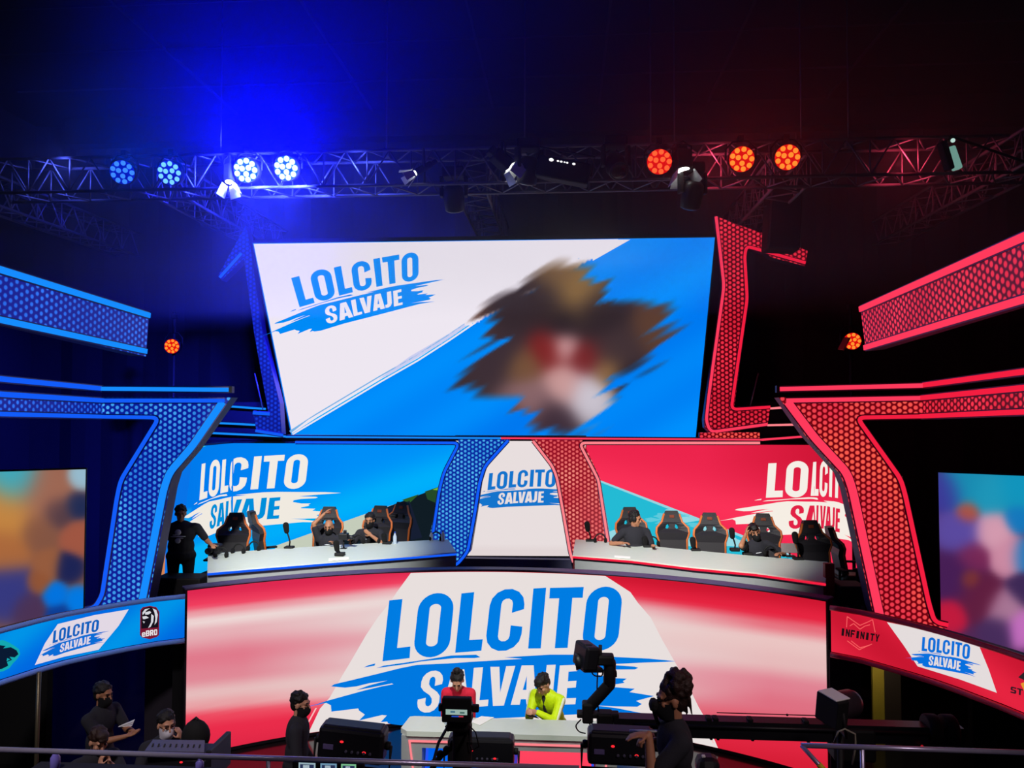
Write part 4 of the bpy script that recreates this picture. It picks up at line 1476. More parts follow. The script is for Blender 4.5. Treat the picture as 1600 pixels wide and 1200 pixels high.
def barn(label, p, aimv, up, size=0.26, lit=True, doors=(1, 1, 1, 1)):
    t = thing('barn_door_lamp', label, 'stage lamp', p, 0, 'white lamps on the long truss')
    z = V(aimv).normalized()
    x = V(up).cross(z).normalized(); y = z.cross(x)
    R = Matrix((x, y, z)).transposed()
    h = size / 2
    m_ = MB()
    m_.box(R @ V((0, 0, -0.17)), (size, size, 0.3), R, 0.03)
    m_.box(R @ V((0, 0, -0.36)), (size * 0.7, size * 0.7, 0.1), R, 0.02)
    obj('lamp_body', m_, M['black'], t, world=False)
    m_ = MB(); m_.ell(R @ V((0, 0, -0.02)), (h * 0.8, h * 0.8, 0.02), R, 14, 6)
    obj('lens', m_, M['e_white'] if lit else M['glass'], t, world=False)
    for k in range(4):
        if not doors[k]:
            continue
        Q = R @ RZ(k * math.pi / 2)
        m_ = MB()
        a = 0.42
        pts = [(-h * 0.9, h, 0), (h * 0.9, h, 0), (h * 1.25, h + 0.2 * math.sin(a), 0.2 * math.cos(a)), (-h * 1.25, h + 0.2 * math.sin(a), 0.2 * math.cos(a))]
        pts2 = [(x_, y_ + 0.006, z_) for x_, y_, z_ in pts]
        m_.loft([[Q @ V(q) for q in pts], [Q @ V(q) for q in pts2]], sm=False)
        obj('barn_door', m_, M['barn'], t, world=False)
    m_ = MB()
    m_.tube([R @ V((-h - 0.03, 0, -0.17)), R @ V((-h - 0.03, 0, -0.17)) + V((0, 0, 0.22)), V((0, 0, 0)) + R @ V((0, 0, -0.17)) + V((0, 0, 0.3)), R @ V((h + 0.03, 0, -0.17)) + V((0, 0, 0.22)), R @ V((h + 0.03, 0, -0.17))], 0.013, 6)
    q0_ = R @ V((0, 0, -0.17)) + V((0, 0, 0.3))
    m_.tube([q0_, V((q0_.x, YT - 0.27 - p.y, ZTC - 0.27 - p.z))], 0.018, 6)
    obj('yoke', m_, M['black'], t, world=False)
    return t


for (px, py, av, up, lb, lit, sz, drs) in (
        (358, 286, (0.1, -0.25, -1), (0.25, 1, 0), 'open barn-door lamp with bright white flaps under the third blue lamp', True, 0.15, (1, 1, 0, 1)),
        (647, 271, (-0.9, -0.3, -0.6), (0, 0, 1), 'small white-lit lamp left of the middle of the long truss', True, 0.1, (1, 1, 1, 1)),
        (797, 262, (0.9, 0.5, -0.7), (0, 0, 1), 'dark lamp at the middle of the long truss with a lit edge', True, 0.2, (1, 1, 1, 1)),
        (1068, 268, (0.1, -0.15, -1), (-0.3, 1, 0), 'open barn-door lamp with bright white flaps beside the first red lamp', True, 0.24, (1, 1, 0, 1))):
    p = PY(px, py, YT - 0.42)
    barn(lb, p, av, up, sz, lit, drs)
# wide flood bank, dark moving heads, mirror lamp
p = PY(880, 268, YT - 0.4)
t = thing('flood_bank', 'wide dark flood lamp on the long truss with a row of small bright cells', 'stage lamp', p)
Rt = RYm(math.radians(12))
m_ = MB(); m_.box((0, 0, 0), (0.8, 0.25, 0.32), Rt, 0.03); obj('housing', m_, M['black'], t, world=False)
m_ = MB(); m_.tube([Rt @ V((-0.42, 0, 0)), Rt @ V((-0.42, 0, 0.3)), Rt @ V((0.42, 0, 0.3)), Rt @ V((0.42, 0, 0))], 0.015, 6); obj('yoke', m_, M['black'], t, world=False)
for x_, s_ in ((-0.2, 0.035), (-0.1, 0.018), (-0.05, 0.02), (0.0, 0.014), (0.04, 0.018), (0.14, 0.024)):
    m_ = MB(); m_.ell(Rt @ V((x_, -0.13, 0.1)), (s_, 0.01, s_ * 0.7), Rt, 10, 6); obj('lamp_cell', m_, emis('white_cell', (255, 255, 255), 1.5), t, world=False)


def moving_head(label, p, tilt, pan):
    t = thing('moving_head_lamp', label, 'stage lamp', p)
    Q = RZ(pan) @ RX(tilt)
    m_ = MB(); m_.box((0, 0, 0.34), (0.34, 0.3, 0.16), None, 0.03); obj('base_box', m_, M['black'], t, world=False)
    for sx in (-1, 1):
        m_ = MB(); m_.box(RZ(pan) @ V((sx * 0.19, 0, 0.13)), (0.05, 0.14, 0.32), RZ(pan), 0.015); obj('yoke_arm', m_, M['black'], t, world=False)
    m_ = MB(); m_.lathe([(0.1, 0.16), (0.15, 0.1), (0.165, -0.05), (0.15, -0.22), (0.14, -0.24)], (0, 0, 0), Q); obj('head', m_, M['dark'], t, world=False)
    m_ = MB(); m_.ell(Q @ V((0, 0, -0.24)), (0.13, 0.13, 0.03), Q, 16, 6); obj('lens', m_, M['glass'], t, world=False)
    return t


moving_head('dark round lamp hanging under the middle of the long truss', PY(709, 305, YT - 0.05) , 0.5, 0.0)
moving_head('dark round lamp on the long truss left of the first red lamp', PY(962, 258, YT - 0.35), -0.9, 0.2)
moving_head('dark round lamp on the long truss left of the flood bank', PY(826, 262, YT - 0.35), 0.3, 0.6)
moving_head('dark lamp hanging under the barn-door lamp beside the first red lamp', PY(1082, 300, YT - 0.3), 0.4, 0.3)
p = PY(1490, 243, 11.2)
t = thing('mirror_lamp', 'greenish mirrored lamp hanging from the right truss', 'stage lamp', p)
m_ = MB(); m_.box((0.0, 0, -0.04), (0.12, 0.1, 0.34), RYm(-0.3), 0.02); obj('glass_head', m_, emis('pale_green_mirror_glow', (112, 158, 146), 0.9), t, world=False)  # reflecting glass given a glow of its own to show pale green
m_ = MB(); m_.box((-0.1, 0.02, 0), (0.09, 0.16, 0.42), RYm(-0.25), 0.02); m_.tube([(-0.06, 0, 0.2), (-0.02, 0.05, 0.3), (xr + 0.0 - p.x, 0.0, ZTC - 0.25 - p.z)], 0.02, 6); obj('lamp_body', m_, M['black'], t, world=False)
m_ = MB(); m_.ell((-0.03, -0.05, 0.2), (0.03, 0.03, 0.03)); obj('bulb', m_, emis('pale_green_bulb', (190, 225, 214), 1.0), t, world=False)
p = PY(1222, 345, 13.3)
t = thing('hanging_speaker', 'black loudspeaker box hanging in front of the top of the red bracket', 'speaker', p)
m_ = MB(); m_.box((0.0, 0, 0.1), (0.54, 0.45, 1.25), RYm(0.06), 0.03); obj('cabinet', m_, M['black'], t, world=False)
m_ = MB(); m_.box((0.0, -0.235, 0.1), (0.48, 0.02, 1.15), RYm(0.06), 0.005); obj('grille', m_, M['foam'], t, world=False)
m_ = MB(); m_.tube([(-0.2, 0, 0.7), (-0.2, 0, 1.5)], 0.015, 6); m_.tube([(0.25, 0, 0.7), (0.25, 0, 1.5)], 0.015, 6); obj('hanging_chain', m_, M['truss'], t, world=False)

# ------------------------------------------------------------------ light from the lamps, added spill spots, and the haze they shine through
for px, pw in ((386, 3700), (449, 3000)):
    spot('blue_lamp_beam', PY(px, 262, yl - 0.25), PY(px - 30, -260, 6.5), pw, (0.0, 0.0, 1.0), 116, 1.0, 0.15)
    spot('added_blue_spill', PY(px, 262, yl - 0.25), PY(px - 10, 372, 14.0), 9000, (0.02, 0.03, 1.0), 104, 0.55, 0.15)  # extra spot added at the lamp to light the haze below and behind
for px in (193, 267):
    spot('blue_lamp_beam', PY(px, 266, yl - 0.25), PY(px, -100, 6.5), 260, (0.0, 0.05, 1.0), 120, 1.0, 0.15)
for px in (1030, 1158, 1229):
    spot('red_lamp_beam', PY(px, 250, yl - 0.25), PY(px + 60, -100, 6.5), 30, (1.0, 0.02, 0.02), 125, 1.0, 0.15)
for px in (1100, 1400):
    spot('added_red_spill', PY(px, 250, yl + 0.1), PY(px + 120, 330, 15.0), 130, (1.0, 0.06, 0.12), 130, 1.0, 0.2)  # added spots without a fixture, tinting the dark background red
for px in (100, 560):
    spot('added_blue_spill', PY(px, 250, yl + 0.1), PY(px, 330, 13.0), 160, (0.08, 0.12, 1.0), 150, 1.0, 0.2)  # added spots without a fixture, tinting the back drape blue
# white front-of-house lamps above and behind the viewer, then added crew fills
spot('white_front_lamp', (-2.6, 3.0, 10.2), PZ(490, 860, 2.6), 9500, (1.0, 1.0, 0.93), 19, 0.8, 0.15)
spot('white_front_lamp', (-1.6, 3.0, 10.2), PZ(1055, 862, 2.6), 10500, (1.0, 0.97, 0.92), 21, 0.9, 0.15)
spot('white_front_lamp', (-0.6, 4.0, 9.8), PZ(795, 1126, 1.0), 3400, (1.0, 1.0, 0.92), 20, 0.6, 0.15)
spot('crew_fill_spot', (-4.5, 3.0, 8.0), (-4.6, 8.3, 1.0), 1100, (1.0, 0.88, 0.88), 52, 0.6, 0.3)  # unseen fill added to brighten the crew at the left
spot('crew_fill_spot', (3.4, 1.5, 7.5), (0.9, 5.6, 2.3), 480, (1.0, 0.78, 0.80), 50, 0.6, 0.3)  # unseen fill added to bring out the camera operator
m_ = MB()
m_.box((-1.0, 12.2, 8.95), (19.5, 7.4, 4.9))
hz = bpy.data.materials.new('thin_stage_haze')
hz.use_nodes = True
nt = hz.node_tree
nt.nodes.clear()
out = nt.nodes.new('ShaderNodeOutputMaterial')
vs = nt.nodes.new('ShaderNodeVolumeScatter')
vs.inputs['Density'].default_value = 0.03
vs.inputs['Anisotropy'].default_value = 0.1
nt.links.new(vs.outputs[0], out.inputs['Volume'])
o = solo('stage_haze', m_, hz, 'thin haze hanging among the lamps above the stage', 'haze')
o['kind'] = 'stuff'
# ------------------------------------------------------------------ people


def remesh(mb, voxel, smooth=2):
    me = mb.mesh('tmp', M['skin'])
    o = bpy.data.objects.new('tmp', me)
    COL.objects.link(o)
    r = o.modifiers.new('r', 'REMESH')
    r.mode = 'VOXEL'
    r.voxel_size = voxel
    r.use_smooth_shade = True
    sm_ = o.modifiers.new('s', 'SMOOTH')
    sm_.factor = 0.5
    sm_.iterations = smooth
    dg = bpy.context.evaluated_depsgraph_get()
    out = bpy.data.meshes.new_from_object(o.evaluated_get(dg))
    bpy.data.objects.remove(o)
    bpy.data.meshes.remove(me)
    out.materials.clear()
    return out


def ik(S, W_, a, b, pole):
    d = W_ - S
    L = min(d.length, (a + b) * 0.995)
    dn = d.normalized()
    W2 = S + dn * L
    x = (a * a - b * b + L * L) / (2 * L)
    h = math.sqrt(max(0, a * a - x * x))
    p = V(pole)
    p = (p - dn * p.dot(dn)).normalized()
    return S + dn * x + p * h, W2


def hand(mb, wr, d, nrm, side, curl, k=1.0):
    """palm, four fingers of unequal length bent at two knuckles, thumb off the side of the palm"""
    d = V(d).normalized()
    n = V(nrm); n = (n - d * n.dot(d)).normalized()      # the way the palm looks
    a = d.cross(n).normalized() * side                    # towards the thumb
    R = Matrix((a, n, d)).transposed()
    mb.ell(wr + d * 0.048 * k, (0.041 * k, 0.017 * k, 0.055 * k), R, 12, 8)
    for i, (off, ln) in enumerate(((0.029, 0.072), (0.010, 0.080), (-0.010, 0.074), (-0.028, 0.058))):
        c = curl * (0.9 + 0.08 * i)
        p0 = wr + d * 0.085 * k + a * off * k
        d1 = (d * math.cos(c * 0.5) + n * math.sin(c * 0.5)).normalized()
        d2 = (d * math.cos(c * 1.5) + n * math.sin(c * 1.5)).normalized()
        p1 = p0 + d1 * ln * 0.5 * k
        p2 = p1 + d2 * ln * 0.5 * k
        mb.capsule(p0, p1, 0.0095 * k, 0.009 * k, 8)
        mb.capsule(p1, p2, 0.009 * k, 0.0078 * k, 8)
    t0 = wr + d * 0.03 * k + a * 0.034 * k
    t1 = t0 + (d * 0.6 + a * 0.7 + n * 0.3).normalized() * 0.036 * k
    t2 = t1 + (d * 0.9 + a * 0.15 + n * (0.3 + 0.3 * curl)).normalized() * 0.032 * k
    mb.capsule(t0, t1, 0.012 * k, 0.011 * k, 8)
    mb.capsule(t1, t2, 0.0105 * k, 0.009 * k, 8)


def person(label, loc, rotz, k=1.0, h=0.93, lean=0.06, side=0.0, neck=None, head=(0, 0, 0), arms=None, legs='stand', wide=1.0, sleeve='short', shirt='shirt', trousers='denim', skin='skin',
           hair='short', hairm='hair', mask=None, voxel=0.011, extras=(), foot=0.0):
    """local frame: faces -Y, +X is the person's left, origin on the floor under the pelvis"""
    t = thing('person', label, 'person', loc, rotz)
    s = (RYm(side) @ V((0, -math.sin(lean), math.cos(lean))))
    Rt = RYm(side) @ RX(lean)
    P = V((0, 0, h))
    N_ = P + s * 0.52
    neck = lean * 0.8 if neck is None else neck
    hy, hp, hr2 = head
    Hd = N_ + RYm(side * 0.7) @ V((0, -math.sin(neck) * 0.15 - 0.02, math.cos(neck) * 0.15))
    RH = RZ(hy) @ RYm(hr2) @ RX(hp)
    H = lambda x, y, z: Hd + RH @ V((x, y, z))
    body, sh_, tr_ = MB(), MB(), MB()
    lx = Rt @ V((1, 0, 0))
    for mb_, g in ((body, 0.0), (sh_, 0.016)):
        mb_.ell(P + s * 0.36, (0.165 * wide + g, 0.105 * wide + g, 0.19 + g), Rt)
        mb_.ell(P + s * 0.15, (0.145 * wide + g, 0.105 * wide + g, 0.17 + g), Rt)
        mb_.ell(P + s * 0.02, (0.155 * wide + g, 0.115 * wide + g, 0.12 + g), Rt)
        mb_.capsule(N_ - s * 0.07 - lx * 0.165 * wide, N_ - s * 0.07 + lx * 0.165 * wide, 0.058 + g * 0.7, 0.058 + g * 0.7)
        mb_.capsule(N_ - s * 0.06 - lx * 0.10 * wide, N_ - s * 0.0, 0.05 + g * 0.6, 0.045 + g * 0.6)
        mb_.capsule(N_ - s * 0.06 + lx * 0.10 * wide, N_ - s * 0.0, 0.05 + g * 0.6, 0.045 + g * 0.6)
    body.capsule(N_ - s * 0.04, H(0, 0.02, -0.05), 0.056, 0.052)
    body.ell(H(0, 0.012, 0.03), (0.076, 0.095, 0.092), RH)
    body.ell(H(0, -0.028, -0.045), (0.059, 0.062, 0.072), RH)
    body.ell(H(0, -0.072, -0.098), (0.026, 0.02, 0.02), RH)
    body.capsule(H(0, -0.09, 0.005), H(0, -0.108, -0.032), 0.009, 0.0145)
    body.capsule(H(-0.036, -0.078, 0.026), H(0.036, -0.078, 0.026), 0.013, 0.013)
    body.capsule(H(-0.017, -0.086, -0.066), H(0.017, -0.086, -0.066), 0.009, 0.009)
    for sx in (-1, 1):
        body.ell(H(sx * 0.042, -0.062, -0.022), (0.022, 0.02, 0.02), RH)
        body.ell(H(sx * 0.078, 0.008, -0.008), (0.012, 0.024, 0.033), RH)
    arms = arms or {}
    for sx, key in ((1, 'L'), (-1, 'R')):
        S = N_ - s * 0.075 + lx * sx * 0.185 * wide
        a = arms.get(key, {})
        W_ = V(a.get('w', (sx * 0.27, -0.05, h - 0.08)))
        E, W_ = ik(S, W_, 0.29, 0.255, a.get('pole', (sx * 0.3, 0.6, -0.6)))
        body.capsule(S, E, 0.052, 0.041)
        body.capsule(E, W_, 0.043, 0.027)
        hd = a.get('hd', (W_ - E))
        hand(body, W_, hd, a.get('palm', (-sx, 0, 0)), a.get('thumb', 1) * (1 if sx > 0 else -1), a.get('curl', 0.5))
        if sleeve == 'short':
            q = S + (E - S) * 0.72
            sh_.capsule(S, q, 0.068, 0.06)
        else:
            sh_.capsule(S, E, 0.067, 0.057); sh_.capsule(E, E + (W_ - E) * 0.93, 0.058, 0.042)
        for ex in extras:
            if ex[0] == 'sleeve_stripe':
                m_ = MB()
                ou = (V((sx, -0.3, 0.35)) if True else None).normalized()
                m_.capsule(S + ou * 0.05, S + (E - S) * 0.5 + ou * 0.045, 0.026, 0.024); m_.capsule(S + (E - S) * 0.5 + ou * 0.045, E + ou * 0.034, 0.024, 0.025)
                m_.capsule(E + ou * 0.034 - V((0, 0, 0.01)), E + (W_ - E) * 0.8 + V((sx * 0.3, -0.2, -0.4)).normalized() * 0.022, 0.024, 0.024)
                obj('sleeve_stripe', m_, M[ex[1]], t, world=False)
    for sx in (-1, 1):
        hip = P + V((sx * 0.088 * wide, 0, -0.04))
        if legs == 'stand':
            ank = V((sx * 0.11, 0.03, 0.085)); kn = (hip + ank) / 2 + V((0, -0.02, 0.02))
        elif legs == 'sit':
            kn = hip + V((sx * 0.06, -0.43, 0.02)); ank = V((kn.x, kn.y + 0.05, max(foot + 0.085, kn.z - 0.43)))
        else:
            kn = hip + V((sx * 0.08, -0.34, -0.2)); ank = V((kn.x, kn.y + 0.12, max(foot + 0.085, kn.z - 0.42)))
        body.capsule(hip, kn, 0.085, 0.055); body.capsule(kn, ank, 0.055, 0.038)
        body.capsule(ank + V((0, 0.02, -0.045)), ank + V((0, -0.13, -0.055)), 0.035, 0.028)
        tr_.capsule(hip, kn, 0.103, 0.073); tr_.capsule(kn, ank, 0.073, 0.058)
        m_ = MB(); m_.capsule(ank + V((0, 0.03, -0.038)), ank + V((0, -0.14, -0.045)), 0.047, 0.04)
        obj('shoe', m_, M['rubber'], t, world=False)
    tr_.ell(P + V((0, 0, 0)), (0.178 * wide, 0.138 * wide, 0.13), Rt)
    PT = {}
    for nm, mb_, mm, vx in (('body', body, skin, voxel), ('shirt' if sleeve == 'short' else 'jacket', sh_, shirt, 0.014), ('trousers', tr_, trousers, 0.016)):
        me = remesh(mb_, vx, 2 if nm == 'body' else 4)
        me.materials.append(M[mm])
        PT[nm] = obj(nm, me, None, t)
    top_ = PT.get('shirt') or PT.get('jacket')
    for sx in (-1, 1):
        m_ = MB(); m_.ell(H(sx * 0.031, -0.0835, 0.006), (0.013, 0.007, 0.006), RH, 10, 6)
        obj('eye', m_, M['eye'], PT['body'], world=False)
        m_ = MB(); m_.capsule(H(sx * 0.016, -0.092, 0.027), H(sx * 0.046, -0.082, 0.03), 0.0055, 0.004, 6)
        obj('eyebrow', m_, M[hairm], PT['body'], world=False)
    if hair:
        m_ = MB()
        m_.ell(H(0, 0.026, 0.052), (0.084, 0.100, 0.086), RH)
        m_.ell(H(0, 0.055, -0.005), (0.076, 0.062, 0.085), RH)
        rg = random.Random(len(label) * 7)
        for i in range(70):
            q = V((rg.gauss(0, 1), rg.gauss(0.2, 1), rg.gauss(0.3, 1))).normalized()
            p_ = V((0.083 * q.x, 0.026 + 0.098 * q.y, 0.052 + 0.085 * q.z))
            if p_.z > 0.0 and not (p_.y < -0.05 and p_.z < 0.07):
                m_.ell(H(*p_), (rg.uniform(0.010, 0.018),) * 3, None, 6, 5)
        if 'bun' in hair:
            m_.ell(H(0, 0.03, 0.165), (0.042, 0.042, 0.04), RH); m_.ell(H(0, 0.03, 0.13), (0.03, 0.03, 0.03), RH)
        if 'quiff' in hair:
            m_.ell(H(0, -0.045, 0.10), (0.066, 0.058, 0.04), RH); m_.ell(H(0, -0.09, 0.075), (0.05, 0.028, 0.025), RH)
        if 'curl' in hair:
            m_.ell(H(0, 0.055, 0.10), (0.088, 0.082, 0.090), RH)
            for i in range(150):
                q = V((rg.gauss(0, 1), rg.gauss(0, 1), rg.gauss(0, 1))).normalized()
                p_ = V((0, 0.055, 0.10)) + V((q.x, q.y, q.z * 1.08)) * 0.091
                if p_.y < -0.0 and p_.z < 0.07:
                    continue
                m_.ell(H(*p_), (rg.uniform(0.012, 0.024),) * 3, None, 8, 6)
            for i in range(7):
                m_.capsule(H(rg.uniform(-0.06, 0.06), 0.11, 0.02), H(rg.uniform(-0.07, 0.07), 0.11 + rg.uniform(-0.02, 0.02), -0.07 - rg.uniform(0, 0.04)), 0.016, 0.006, 8)
        if 'long' in hair:
            m_.ell(H(0, 0.05, -0.08), (0.085, 0.06, 0.13), RH)
        me = remesh(m_, 0.009, 1)
        me.materials.append(M[hairm])
        obj('hair', me, None, t)
    if mask:
        m_ = MB()
        rings = []
        for i in range(9):
            z = 0.0 - 0.115 * i / 8
            f = math.sin(math.pi * (0.12 + 0.8 * i / 8))
            rings.append([H((0.076 - 0.014 * i / 8) * math.sin(a) * 1.0, 0.01 - (0.095 + 0.042 * f - 0.01 * i / 8) * math.cos(a), z - 0.01) for a in [math.radians(-86 + 172 * j / 14) for j in range(15)]])
        m_.loft(rings, closed=False, caps=False)
        for sx in (-1, 1):
            m_.tube([H(sx * 0.07, 0.0, -0.03), H(sx * 0.085, 0.02, 0.0), H(sx * 0.08, 0.035, -0.02)], 0.003, 5)
        obj('face_mask', m_, M[mask], t, world=False)
    for ex in extras:
        if ex[0] == 'print':
            m_ = MB()
            for (x, z, rx, rz_) in ((0, 0.40, 0.035, 0.035), (0, 0.335, 0.085, 0.008), (0.0, 0.27, 0.032, 0.03), (-0.03, 0.36, 0.03, 0.006), (0.03, 0.305, 0.03, 0.006)):
                m_.ell(P + s * z + Rt @ V((x * 1.4, -0.108 * wide - 0.018 - (0.012 if z < 0.3 else 0), 0)), (rx * 1.4, 0.012, rz_ * 1.4), Rt, 12, 6)
            obj('chest_print', m_, M['print'], top_, world=False)
        if ex[0] == 'logo':
            m_ = MB(); m_.ell(P + s * 0.36 + Rt @ V((0.0, -0.108 * wide - 0.018, 0)), (0.05, 0.008, 0.009), Rt, 10, 6)
            obj('chest_logo', m_, M['print'], top_, world=False)
        if ex[0] == 'undershirt':
            m_ = MB()
            m_.capsule(N_ - s * 0.03 + Rt @ V((0, -0.06, 0)), P + s * 0.36 + Rt @ V((0, -0.10, 0)), 0.042, 0.034); m_.capsule(P + s * 0.36 + Rt @ V((0, -0.10, 0)), P + s * 0.10 + Rt @ V((0, -0.098, 0)), 0.034, 0.032)
            obj('undershirt', m_, M['shirt'], t, world=False)
            for sx in (-1, 1):
                m_ = MB(); m_.capsule(N_ + s * 0.0 + Rt @ V((sx * 0.062, 0.02, 0.0)), N_ - s * 0.04 + Rt @ V((sx * 0.05, -0.075, 0.0)), 0.022, 0.018)
                obj('collar', m_, M['yellow'], top_, world=False)
        if ex[0] == 'glasses':
            m_ = MB()
            for sx in (-1, 1):
                m_.tube([H(sx * 0.034 + 0.02 * math.cos(a), -0.103, 0.004 + 0.016 * math.sin(a)) for a in [2 * math.pi * i / 12 for i in range(13)]], 0.0022, 5)
                m_.tube([H(sx * 0.056, -0.1, 0.006), H(sx * 0.08, 0.0, 0.008)], 0.002, 5)
            obj('glasses', m_, M['black'], t, world=False)
        if ex[0] == 'headset':
            m_ = MB()
            m_.tube([H(0.09 * math.cos(a), 0.0, 0.02 + 0.115 * math.sin(a)) for a in [math.pi * i / 12 for i in range(13)]], 0.011, 6)
            for sx in (-1, 1):
                m_.ell(H(sx * 0.09, 0.0, 0.0), (0.025, 0.042, 0.048), RH)
            obj('headset', m_, M['black'], t, world=False)
        if ex[0] == 'belt':
            m_ = MB(); m_.loft([[P + V((0.184 * wide * math.cos(a), 0.148 * wide * math.sin(a), 0.06 + z)) for a in [2 * math.pi * i / 24 for i in range(24)]] for z in (0.0, 0.02, 0.04)], caps=False)
            obj('belt', m_, M['rubber'], t, world=False)
    t.scale = (k, k, k)
    return t


# ------------------------------------------------------------------ team desks
ZK, ZN = 2.55, 2.50
kb_ = None


def team_desk(label, back_px, neon_px, low, neon, end_mat):
    bk = [PZ(x, y, ZK) for x, y in back_px]
    fr = [PZ(x, y, ZN) for x, y in neon_px]
    n = len(bk)
    mid = (bk[0] + fr[-1]) / 2
    t = thing('team_desk', label, 'desk', (mid.x, mid.y, ZD))
    m_ = MB()
    ez = V((0, 0, 0.045))
    m_.loft([[b, f + V((0, 0, 0.015)), f - ez, b - ez] for b, f in zip(bk, fr)], sm=False)
    obj('worktop', m_, M['desk'], t)
    m_ = MB()
    inw = [(b - f).normalized() * 0.04 for b, f in zip(bk, fr)]
    m_.loft([[f + i - ez, f + i - V((0, 0, low)), f + i * 4 - V((0, 0, low)), f + i * 4 - ez] for f, i in zip(fr, inw)], sm=False)
    obj('front_panel', m_, M['deskside'], t)
    m_ = MB()
    m_.loft([[f + i * 0.4 - V((0, 0, 0.012)), f + i * 0.4 - V((0, 0, 0.045)), f + i - V((0, 0, 0.045)), f + i - V((0, 0, 0.012))] for f, i in zip(fr, [q * 0 for q in inw])], sm=False) if False else \
        m_.tube([f - i * 0.2 - V((0, 0, 0.02)) for f, i in zip(fr, inw)], 0.016, 8)
    obj('light_strip', m_, neon, t)
    m_ = MB()
    m_.loft([[V((f.x, f.y, 0)) + i * 2 + V((0, 0, ZN - low)), V((f.x, f.y, 0)) + i * 2 + V((0, 0, ZD)), V((f.x, f.y, ZD)) + i * 7, V((f.x, f.y, ZN - low)) + i * 7] for f, b, i in zip(fr, bk, inw)], sm=False)
    obj('plinth', m_, M['black'], t)
    for k_ in (0, n - 1):
        m_ = MB()
        b, f, i = bk[k_], fr[k_], inw[k_]
        o_ = (bk[1] - bk[0]).normalized() * (0.03 if k_ == 0 else -0.03)
        q = [f + i, b - i * 2, V((b.x, b.y, ZN - low)) - i * 2, V((f.x, f.y, ZN - low)) + i]
        m_.loft([[p - V((0, 0, 0.04)) if p.z > 2.4 else p for p in q], [(p - V((0, 0, 0.04)) if p.z > 2.4 else p) + o_ for p in q]], sm=False)
        obj('end_panel', m_, end_mat, t)
    return t, bk, fr


tdl, bkl, frl = team_desk('long pale team desk with a blue light line in front of the blue backdrop', [(325, 865), (420, 858.5), (520, 852), (610, 847), (700, 842.5)], [(324, 895), (420, 887), (520, 879), (612, 872), (713, 864)], 0.30, M['e_blue2'], M['deskside'])
tdr, bkr, frr = team_desk('long grey team desk with a red light line in front of the red backdrop', [(899, 842.5), (960, 847.5), (1060, 857.5), (1160, 867), (1293, 878)], [(895, 868.5), (985, 875.5), (1080, 887), (1180, 896), (1290, 911)], 0.30, M['e_red2'], mat('dark_red_end_panel', (90, 20, 28), 0.5))
for td, pts in ((tdl, [(514, 873.5), (545, 871.5), (545, 875), (514, 877.5)]), (tdr, [(960, 869), (985, 871), (985, 874), (960, 872)])):
    m_ = MB()
    q = [PZ(x, y, ZN + 0.012) + V((0, -0.012, 0.01)) for x, y in pts]
    m_.loft([q, [p + V((0, 0.004, 0.006)) for p in q]], sm=False)
    obj('name_plate', m_, M['white'], td)


